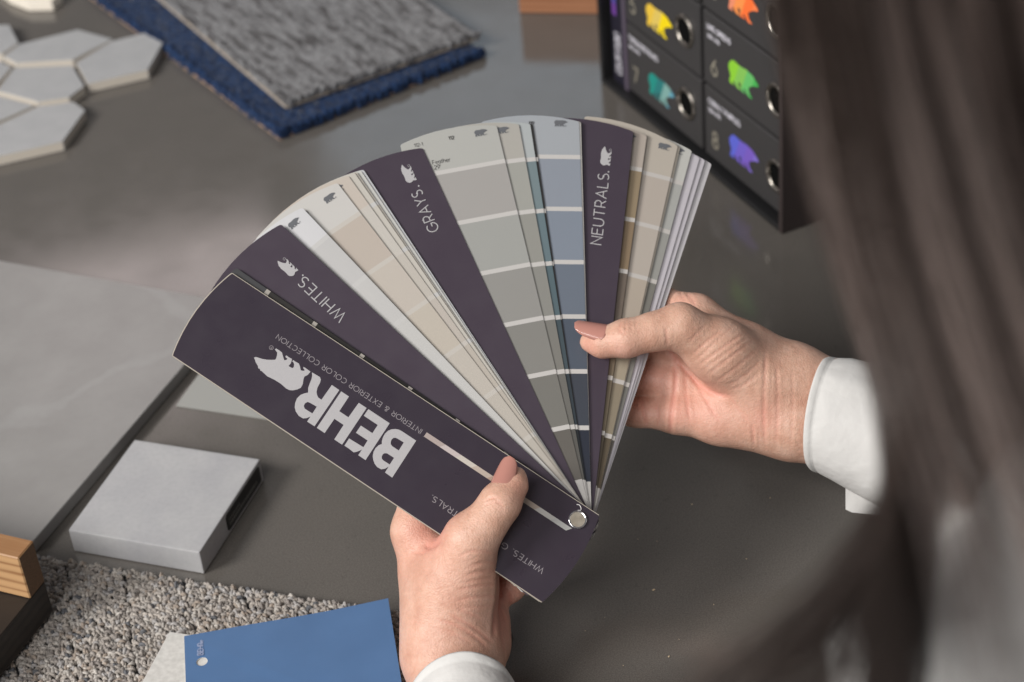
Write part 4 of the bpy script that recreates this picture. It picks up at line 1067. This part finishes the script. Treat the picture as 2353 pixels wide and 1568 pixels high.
# --- left hand: thumb on the cover, fingers wrapped behind it
def JL(x, y, dz, r): return J(x, y, g(1120, 1200) + dz, r)
lt = [JL(1188, 1092, -.004, 17), JL(1180, 1112, -.007, 31), JL(1151, 1154, -.0115, 45), JL(1124, 1193, -.013, 44), JL(1082, 1240, -.010, 55), JL(1050, 1330, .004, 88), JL(1036, 1420, .010, 96)]
lw1, lw2 = JL(1018, 1500, .008, 78), JL(1071, 1508, .012, 78)
lf1, lf2 = JL(1020, 1640, -.020, 82), JL(1080, 1650, -.016, 82)
lg1, lg2 = JL(1050, 1800, -.070, 88), JL(1120, 1800, -.066, 86)
li, lm, lr_, lp = JL(954, 1222, .022, 49), JL(978, 1275, .036, 52), JL(1015, 1325, .044, 50), JL(1085, 1368, .043, 50)
left = dict(chains=[
    ([lw1, lf1, lg1], .012, None), ([lw2, lf2, lg2], .012, None), ([lt[6], lw1], .012, None),
    ([li, JL(990, 1330, .020, 61), lw1], .014, None), ([lm, JL(1008, 1390, .030, 62), lw1], .012, None), ([lr_, JL(1040, 1410, .036, 60), lw2], .010, None),
    ([lp, JL(1112, 1430, .036, 52), JL(1108, 1480, .026, 56), lw2], .010, None),
    (lt[::-1][0:3], .012, None), (lt[4::-1], .006, .012),
    ([li, JL(966, 1145, .027, 46), JL(1040, 1085, .031, 36), JL(1100, 1075, .030, 28)], .005, .010),
    ([lm, JL(1040, 1190, .036, 38), JL(1120, 1155, .033, 32), JL(1170, 1150, .031, 28)], .005, .008),
    ([lr_, JL(1105, 1255, .040, 37), JL(1180, 1230, .034, 31), JL(1225, 1222, .031, 27)], .005, .008),
    ([lp, JL(1172, 1350, .038, 32), JL(1222, 1312, .032, 27), JL(1260, 1290, .030, 23)], .005, .008)],
    front=g(1120, 1200) + .10,
    lines=[
        (((1108, 1154), (1134, 1145), (1160, 1165)), 2.8, .6), (((1112, 1163), (1138, 1154), (1163, 1176)), 2.8, .6), (((1123, 1147), (1149, 1141)), 2.6, .45), (((1118, 1172), (1140, 1166), (1160, 1184)), 2.6, .35),
        (((1140, 1272), (1086, 1267), (1056, 1280)), 3.6, .6), (((1143, 1294), (1110, 1294), (1078, 1302)), 3.6, .6), (((1145, 1313), (1105, 1314), (1067, 1324)), 3.6, .6),
        (((1145, 1330), (1100, 1334), (1060, 1342)), 3.4, .45), (((1145, 1343), (1100, 1347), (1049, 1357)), 3.6, .6), (((1144, 1372), (1100, 1372), (1049, 1380)), 3.6, .6), (((1138, 1392), (1095, 1396), (1055, 1398)), 3.4, .4),
        (((1004, 1424), (1049, 1438), (1093, 1464), (1123, 1494)), 4, .8), (((1034, 1413), (1086, 1442), (1134, 1479)), 4, .8), (((1049, 1398), (1108, 1424)), 3.6, .6), (((990, 1440), (1040, 1456), (1085, 1482)), 3.6, .45),
        (((1145, 1300), (1147, 1357), (1139, 1413), (1134, 1470)), 5, 1.6), (((1156, 1350), (1171, 1376), (1175, 1404)), 3.6, .9), (((1142, 1430), (1155, 1470), (1160, 1510)), 3.6, .6), (((1150, 1400), (1164, 1430)), 3.2, .5),
        (((975, 1255), (992, 1256), (1010, 1242)), 6, 1.8), (((940, 1262), (965, 1272), (990, 1262)), 4, .6)],
    red=[(JL(985, 1200, -.002, 1)[0], .018, .8), (JL(1010, 1225, -.004, 1)[0], .014, .5), (JL(1160, 1370, .02, 1)[0], .020, .9), (JL(1150, 1440, .015, 1)[0], .016, .5), (JL(1190, 1130, -.014, 1)[0], .010, .4), (JL(1000, 1500, -.008, 1)[0], .03, .2), (JL(1080, 1350, -.018, 1)[0], .03, .2), (JL(920, 1300, .01, 1)[0], .02, .25)])
hand(left)

# --- the rest of the body, mostly outside the picture: arms, torso, neck, head
rel, lel = np.array([.375, -.385, .165]), atd(1640, 2350, .86)
rsh, lsh = np.array([.42, -.61, .44]), atd(2500, 1650, .585)
neck = np.array([.30, -.735, .53])
def body_field(grow, h, hands=True):
    f = Field((-.12, -1.02, -.02), (.62, -.22, .92), h)
    rw, lw = fb1[0] * .5 + fb2[0] * .5, lg1[0] * .5 + lg2[0] * .5
    f.limb(rw, .030 + grow, rel, .043 + grow, .02); f.limb(rel, .043 + grow, rsh, .052 + grow, .03)
    f.limb(lw, .030 + grow, lel, .043 + grow, .02); f.limb(lel, .043 + grow, lsh, .050 + grow, .03)
    ch = (rsh + lsh) / 2 + np.array([.02, -.02, -.03])
    f.limb(rsh, .055 + grow, lsh, .055 + grow, .05)
    for dx in (-.09, 0, .09):
        dd_ = np.array([.255, .19, 0]) / .318 * dx
        f.limb(ch + dd_, .085 + grow, ch + dd_ + np.array([.02, -.03, -.40]), .085 + grow, .06)
    if not grow:
        f.limb(neck, .052, HEAD + [.02, -.03, -.06], .050, .03)
        f.ell(HEAD, (.076, .092, .112), .02); f.ell(HEAD + [-.02, .035, -.07], (.05, .055, .05), .03)
        f.limb(HEAD + [-.045, .075, .0], .008, HEAD + [-.058, .10, -.028], .012, .012)
        f.ell(HEAD + [-.070, -.010, -.01], (.012, .022, .032), .006); f.ell(HEAD + [.075, .02, -.01], (.012, .022, .032), .006)
    return f
V, Q = body_field(0.0, .007).surface(); add_body(relax(V, Q, 1), Q, np.zeros(len(V)))

m_skin = mat('skin', (.55, .30, .20, 1), .44, .4)
atn = N(m_skin, 'ShaderNodeAttribute', attribute_name='flush')
v = coords(m_skin)
sk = ramp(m_skin, noise(m_skin, v, 70, 5, .62), [(.32, (.56, .315, .228, 1)), (.5, (.635, .385, .285, 1)), (.70, (.69, .45, .35, 1))])
sk2 = ramp(m_skin, noise(m_skin, v, 420, 3), [(.3, (.93, .92, .91, 1)), (.7, (1.05, 1.05, 1.06, 1))])
base = mixc(m_skin, 1.0, sk.outputs[0], sk2.outputs[0], 'MULTIPLY')
L(m_skin, mixc(m_skin, atn.outputs['Fac'], base, (.66, .31, .24, 1)), bsdf(m_skin).inputs['Base Color'])
b_ = bsdf(m_skin)
b_.inputs['Subsurface Weight'].default_value = .08; b_.inputs['Subsurface Scale'].default_value = .004
b_.inputs['Subsurface Radius'].default_value = (1.0, .35, .2)
vs_ = coords(m_skin, (1, 1, 1))
wr = N(m_skin, 'ShaderNodeTexVoronoi'); wr.inputs['Scale'].default_value = 900; L(m_skin, vs_, wr.inputs['Vector'])
bp_ = bump(m_skin, noise(m_skin, vs_, 230, 5, .65), .0009, .5)
bump(m_skin, wr.outputs['Distance'], .0003, .55, bp_)
V = np.concatenate(bodyV); Q = np.concatenate(bodyF); C = np.concatenate(bodyC)
me = bpy.data.meshes.new('body'); me.from_pydata((V - np.array([.28, -.72, 0])).tolist(), [], Q.tolist())
fa = me.attributes.new('flush', 'FLOAT', 'POINT'); fa.data.foreach_set('value', C.astype(np.float32))
me.materials.append(m_skin)
body = link('body', me, person, True)
PO = np.array([.28, -.72, 0])

# nails
m_nail = mat('nail_polish', rgb(186, 132, 120, .9), .14, .55)
def nail(tip, base_, nrm, r, length, half, wid0, over):
    """curved plate on a fingertip: from base_ towards tip, facing nrm"""
    a = tip - base_; a /= np.linalg.norm(a); n_ = nrm - a * (nrm @ a); n_ /= np.linalg.norm(n_); s_ = np.cross(a, n_)
    V, Fs = [], []; nu, nv = 16, 12
    for layer in (0, 1):
        for i in range(nu + 1):
            t = i / nu
            w_ = half * (min(1, .80 + .9 * t) if t < .25 else 1.0) * math.sqrt(max(0.0, 1 - (max(0, t - .5) / .5) ** 2.4)) if t > .03 else half * .62
            rr_ = r * (1 - over * t)
            for j in range(nv + 1):
                ph = (j / nv * 2 - 1) * w_
                rad = rr_ + .00035 - (.0006 if layer else 0)
                p = base_ + a * (t * length + .0012 * (1 - (j / nv * 2 - 1) ** 2) * (-1 if t < .03 else 0)) + n_ * (rad * math.cos(ph) * wid0 + r * (1 - wid0)) + s_ * rad * math.sin(ph)
                V.append(p - PO)
    st_ = nv + 1; tot = (nu + 1) * st_
    for i in range(nu):
        for j in range(nv):
            q = (i * st_ + j, i * st_ + j + 1, (i + 1) * st_ + j + 1, (i + 1) * st_ + j)
            Fs.append(q); Fs.append(tuple(tot + k for k in q[::-1]))
    rim = [j for j in range(st_)] + [i * st_ + nv for i in range(1, nu + 1)] + [nu * st_ + j for j in range(nv - 1, -1, -1)] + [i * st_ for i in range(nu - 1, 0, -1)]
    for a_, b_ in zip(rim, rim[1:] + rim[:1]): Fs.append((b_, a_, tot + a_, tot + b_))
    return mesh('thumbnail', V, Fs, m_nail, person, None, True)
nail(JR(1311, 757, -.0035, 1)[0], JR(1394, 782, -.0095, 1)[0], up * .72 - fw * .66 + rt * .02, 36 * .000263, .0220, 1.10, .9, .34)
nail(JL(1181, 1054, -.0025, 1)[0], JL(1160, 1126, -.0095, 1)[0], -fw * .90 - rt * .38 + up * .12, 37 * .000258, .0195, .98, .9, .34)

# shirt
m_shirt = mat('white_cotton', (.78, .77, .75, 1), .75, .25)
v = coords(m_shirt)
L(m_shirt, ramp(m_shirt, noise(m_shirt, v, 60, 3), [(.3, (.60, .59, .575, 1)), (.7, (.645, .635, .62, 1))]).outputs[0], bsdf(m_shirt).inputs['Base Color'])
bpn = bump(m_shirt, noise(m_shirt, v, 26, 4), .010, .36)
bump(m_shirt, noise(m_shirt, v, 1400, 2), .0002, .4, bpn)
bsdf(m_shirt).inputs['Subsurface Weight'].default_value = 0.0
f = body_field(.009, .0075)
X, Y, Z = f.grid((slice(None),) * 3)
f.d += .0085 * np.sin(X * 95 + 2.2 * np.sin(Y * 40 + Z * 30)) * np.sin(Z * 80 + 1.7 * np.sin(X * 50))
# open at the wrists and the neck
rw, lw = fb1[0] * .5 + fb2[0] * .5, lg1[0] * .5 + lg2[0] * .5
for c, ax_ in ((rw, (rw - rel)), (lw, (lw - lel))):
    a = ax_ / np.linalg.norm(ax_); f.d = np.maximum(f.d, np.where((X - c[0]) ** 2 + (Y - c[1]) ** 2 + (Z - c[2]) ** 2 < .08 ** 2, (X - c[0]) * a[0] + (Y - c[1]) * a[1] + (Z - c[2]) * a[2] + .012, -1).astype(np.float32))
V, Q = f.surface(); V = relax(V, Q, 2)
shirt = mesh('shirt', V - PO, Q.tolist(), m_shirt, person, None, True)

def loft(name, rings, m, thick=.0012, parent=None):
    """open tube of ring points with a turned-in thickness"""
    n_ = len(rings[0]); V = [p for r in rings for p in r]
    cs = [np.mean(r, 0) for r in rings]
    inn = [[p + (c - p) / np.linalg.norm(c - p) * thick for p in r] for r, c in zip(rings, cs)]
    k = len(V); V = V + [p for r in inn for p in r]; Fs = []
    for i in range(len(rings) - 1):
        for j in range(n_):
            q = (i * n_ + j, i * n_ + (j + 1) % n_, (i + 1) * n_ + (j + 1) % n_, (i + 1) * n_ + j)
            Fs.append(q); Fs.append(tuple(k + x for x in q[::-1]))
    for j in range(n_): Fs.append(((j + 1) % n_, j, k + j, k + (j + 1) % n_))
    return mesh(name, [p - PO for p in V], Fs, m, parent or person, None, True)
def cuff(secs, n_=56):
    rings = []
    for (x, y, dep, ux, uy, R1, R2, ax, ay, Tt, fold) in secs:
        c = atd(x, y, dep); k = dep / F
        U = (rt * ux + up * uy); A_ = (rt * ax + up * ay)
        ring = []
        for j in range(n_):
            p = 2 * math.pi * j / n_; s_, c_ = math.sin(p), math.cos(p)
            bul = 1 + fold * math.sin(3 * p + x * .01) + .008 * math.sin(7 * p + y * .03) + .055 * math.exp(-((p - .97) / .16) ** 2)
            ring.append(c + U * R1 * k * c_ * bul - fw * R2 * k * s_ * bul + A_ * k * Tt * s_)
        rings.append(ring)
    return rings
dR = g(1500, 830, OF) + .022
ux, uy, ax_, ay_ = .17, .985, -.94, .30
loft('cuff', cuff([(1884, 949, dR, ux, uy, 131, 104, ax_, ay_, 50, .00), (1888, 951, dR, ux, uy, 133, 106, ax_, ay_, 50, .004), (1898, 954, dR, ux, uy, 134.5, 107, ax_, ay_, 50, .005), (1902, 955, dR, ux, uy, 131.5, 104, ax_, ay_, 49, .005), (1906, 956, dR, ux, uy, 135, 107.5, ax_, ay_, 49, .005), (1935, 964, dR - .001, ux, uy, 142, 110, ax_, ay_, 46, .01), (1990, 986, dR - .003, .2, .98, 150, 114, ax_, ay_, 40, .014), (2060, 1014, dR - .006, .24, .97, 158, 116, ax_, ay_, 34, .02), (2160, 1055, dR - .012, .26, .96, 166, 118, ax_, ay_, 30, .03), (2300, 1110, dR - .02, .26, .96, 165, 125, ax_, ay_, 20, .04)]), m_shirt)
# button placket of the right cuff hanging below the fold
dp_ = dR - .004
pk = [(1943, 1112), (1943, 1171), (1958, 1178), (2035, 1186), (2060, 1150), (2055, 1120), (1990, 1100)]
V = [atd(x, y, dp_ + .010) for x, y in pk] + [atd(x, y, dp_ + .0112) for x, y in pk]; n_ = len(pk)
mesh('cuff_placket', [p - PO for p in V], [tuple(range(n_))[::-1], tuple(range(n_, 2 * n_))] + [(i, (i + 1) % n_, n_ + (i + 1) % n_, n_ + i) for i in range(n_)], m_shirt, person)
dL = g(1120, 1200) - .010
loft('cuff', cuff([(1060, 1652, dL, 1, .02, 139, 118, .06, 1, 174, .0), (1060, 1656, dL, 1, .02, 141, 120, .06, 1, 174, .004), (1061, 1666, dL - .003, 1, .02, 142, 121, .06, 1, 173, .005), (1061, 1670, dL - .004, 1, .02, 139, 118, .06, 1, 172, .005), (1062, 1674, dL - .005, 1, .02, 143, 122, .06, 1, 171, .005), (1064, 1700, dL - .012, 1, .02, 145, 124, .06, 1, 165, .012), (1072, 1760, dL - .035, 1, .02, 150, 128, .06, 1, 140, .02), (1090, 1850, dL - .075, 1, .0, 158, 135, .06, 1, 120, .03)]), m_shirt)

# hair
m_hair = mat('brown_hair', (.040, .027, .022, 1), .38, .5)
ha = N(m_hair, 'ShaderNodeAttribute', attribute_name='tone')
L(m_hair, mixc(m_hair, ha.outputs['Fac'], (.022, .013, .009, 1), (.345, .262, .232, 1)), bsdf(m_hair).inputs['Base Color'])
rs = np.random.RandomState(4)
HV, HF, HT = [], [], []; hk = 0
def strand(path, r0, tone):
    global hk
    n_ = len(path); t = np.gradient(path, axis=0); t /= np.linalg.norm(t, axis=1)[:, None]
    a = np.cross(t, fw); a /= np.linalg.norm(a, axis=1)[:, None]; b = np.cross(t, a)
    rr_ = r0 * (1 - .6 * np.linspace(0, 1, n_) ** 3)
    V = np.concatenate([path + a * rr_[:, None], path - .5 * a * rr_[:, None] + .87 * b * rr_[:, None], path - .5 * a * rr_[:, None] - .87 * b * rr_[:, None]])
    i = np.arange(n_ - 1)
    for p in range(3):
        q = (p + 1) % 3
        HF.append(np.stack([p * n_ + i, p * n_ + i + 1, q * n_ + i + 1, q * n_ + i], 1) + hk)
    HV.append(V); HT.append(np.full(len(V), tone)); hk += len(V)
crown = HEAD + np.array([.0, -.035, .118])
def guide(u_, kind):
    """picture-space course of the hair at u (0 inner edge .. 1 outer edge)"""
    if kind == 'curtain':      # falls straight and drifts outwards over the shoulder
        x0 = 1790 + 640 * u_
        return [(x0 - 40, -420, .49), (x0, 0, .51), (x0 + 85 + 20 * u_, 420, .545), (x0 + 235 + 25 * u_, 860, .585), (x0 + 455 + 30 * u_, 1200, .61), (x0 + 770, 1620, .63)]
    if kind == 'shade_veil':         # sparse hair added over the shirt to dim it like shade
        x0 = 1790 + 420 * u_
        return [(x0 - 40, -420, .48), (x0, 0, .495), (x0 + 85 + 20 * u_, 420, .50), (x0 + 220 + 25 * u_, 860, .50), (x0 + 330 + 60 * u_, 1250, .495), (x0 + 400 + 120 * u_, 1650, .485)]
    if kind == 'lock':         # inner lock that hangs in front of the sleeve
        x0 = 1775 + 150 * u_
        return [(x0 - 30, -420, .48), (x0, 0, .50), (x0 + 85 + 25 * u_, 420, .535), (x0 + 245 + 20 * u_, 850, .565), (2030 + 110 * u_, 1230, .55), (1990 + 130 * u_, 1480, .515), (1980 + 120 * u_, 1750, .49)]
    x0 = 1860 + 120 * u_       # loose wisps curling forward
    return [(x0, -300, .48), (x0 + 40, 200, .50), (x0 + 125, 700, .525), (2040 + 40 * u_, 1080, .52), (2040 - 110 * u_, 1330, .49), (2040 - 330 * u_, 1520, .46), (2040 - 640 * u_, 1700, .44)]
def grow(kind, clumps, per, spread, w0, w1, dens=lambda u_: 1.0, mean=.45):
    for c in range(clumps):
        uc = rs.rand()
        if rs.rand() > dens(uc): continue
        tone = np.clip(rs.normal(mean, .24 if mean > .3 else .08) + (.2 * math.sin(uc * 31) + .14 * math.sin(uc * 67 + 1) if mean > .3 else 0), 0, 1); oy = rs.normal() * 40; od = rs.normal() * .012
        ph, am = rs.rand() * 6.3, rs.uniform(4, 16)
        for k in range(per):
            u_ = uc + rs.normal() * spread
            P = guide(u_, kind); dj = od + rs.normal() * .004; j = rs.normal() * 6
            pts = [atd(x + j + am * math.sin(ph + i * 1.3) + rs.normal() * 3, y + oy, d_ + dj) for i, (x, y, d_) in enumerate(P)]
            pts = [crown * .55 + pts[0] * .45 + np.array([-.03, 0, .02])] + pts
            strand(catmull(pts, 22), rs.uniform(w0, w1), float(np.clip(tone + rs.normal() * .12, 0, 1)))
grow('curtain', 190, 15, .012, .00007, .00013, lambda u_: min(1, .55 + 3.0 * u_), mean=.52)
grow('shade_veil', 30, 12, .05, .00007, .00012, mean=.5)
grow('lock', 60, 15, .05, .00007, .00012, mean=.09)  # darker strand colour stands for the shade inside this lock
grow('wisp', 110, 7, .10, .00007, .00011, mean=.12)
# the rest of the hair over the head
for k in range(900):
    a = rs.uniform(0, 2 * math.pi); s_ = HEAD + np.array([math.cos(a) * .083, math.sin(a) * .100, rs.uniform(-.02, .06)])
    if math.cos(a - math.atan2(.83, -.55)) > .55: continue
    strand(catmull([crown, HEAD + np.array([math.cos(a) * .06, math.sin(a) * .072, .085]), s_, s_ + np.array([.012 * math.cos(a) + .01, .012 * math.sin(a), -.14]), s_ + np.array([.02 * math.cos(a) + .02, .02 * math.sin(a) - .01, -.30])], 14), .0005, float(rs.rand()))
V = np.concatenate(HV); Q = np.concatenate(HF)
me = bpy.data.meshes.new('hair'); me.from_pydata((V - PO).tolist(), [], Q.tolist())
ta = me.attributes.new('tone', 'FLOAT', 'POINT'); ta.data.foreach_set('value', np.concatenate(HT).astype(np.float32))
me.materials.append(m_hair)
hair = link('hair', me, person, True)
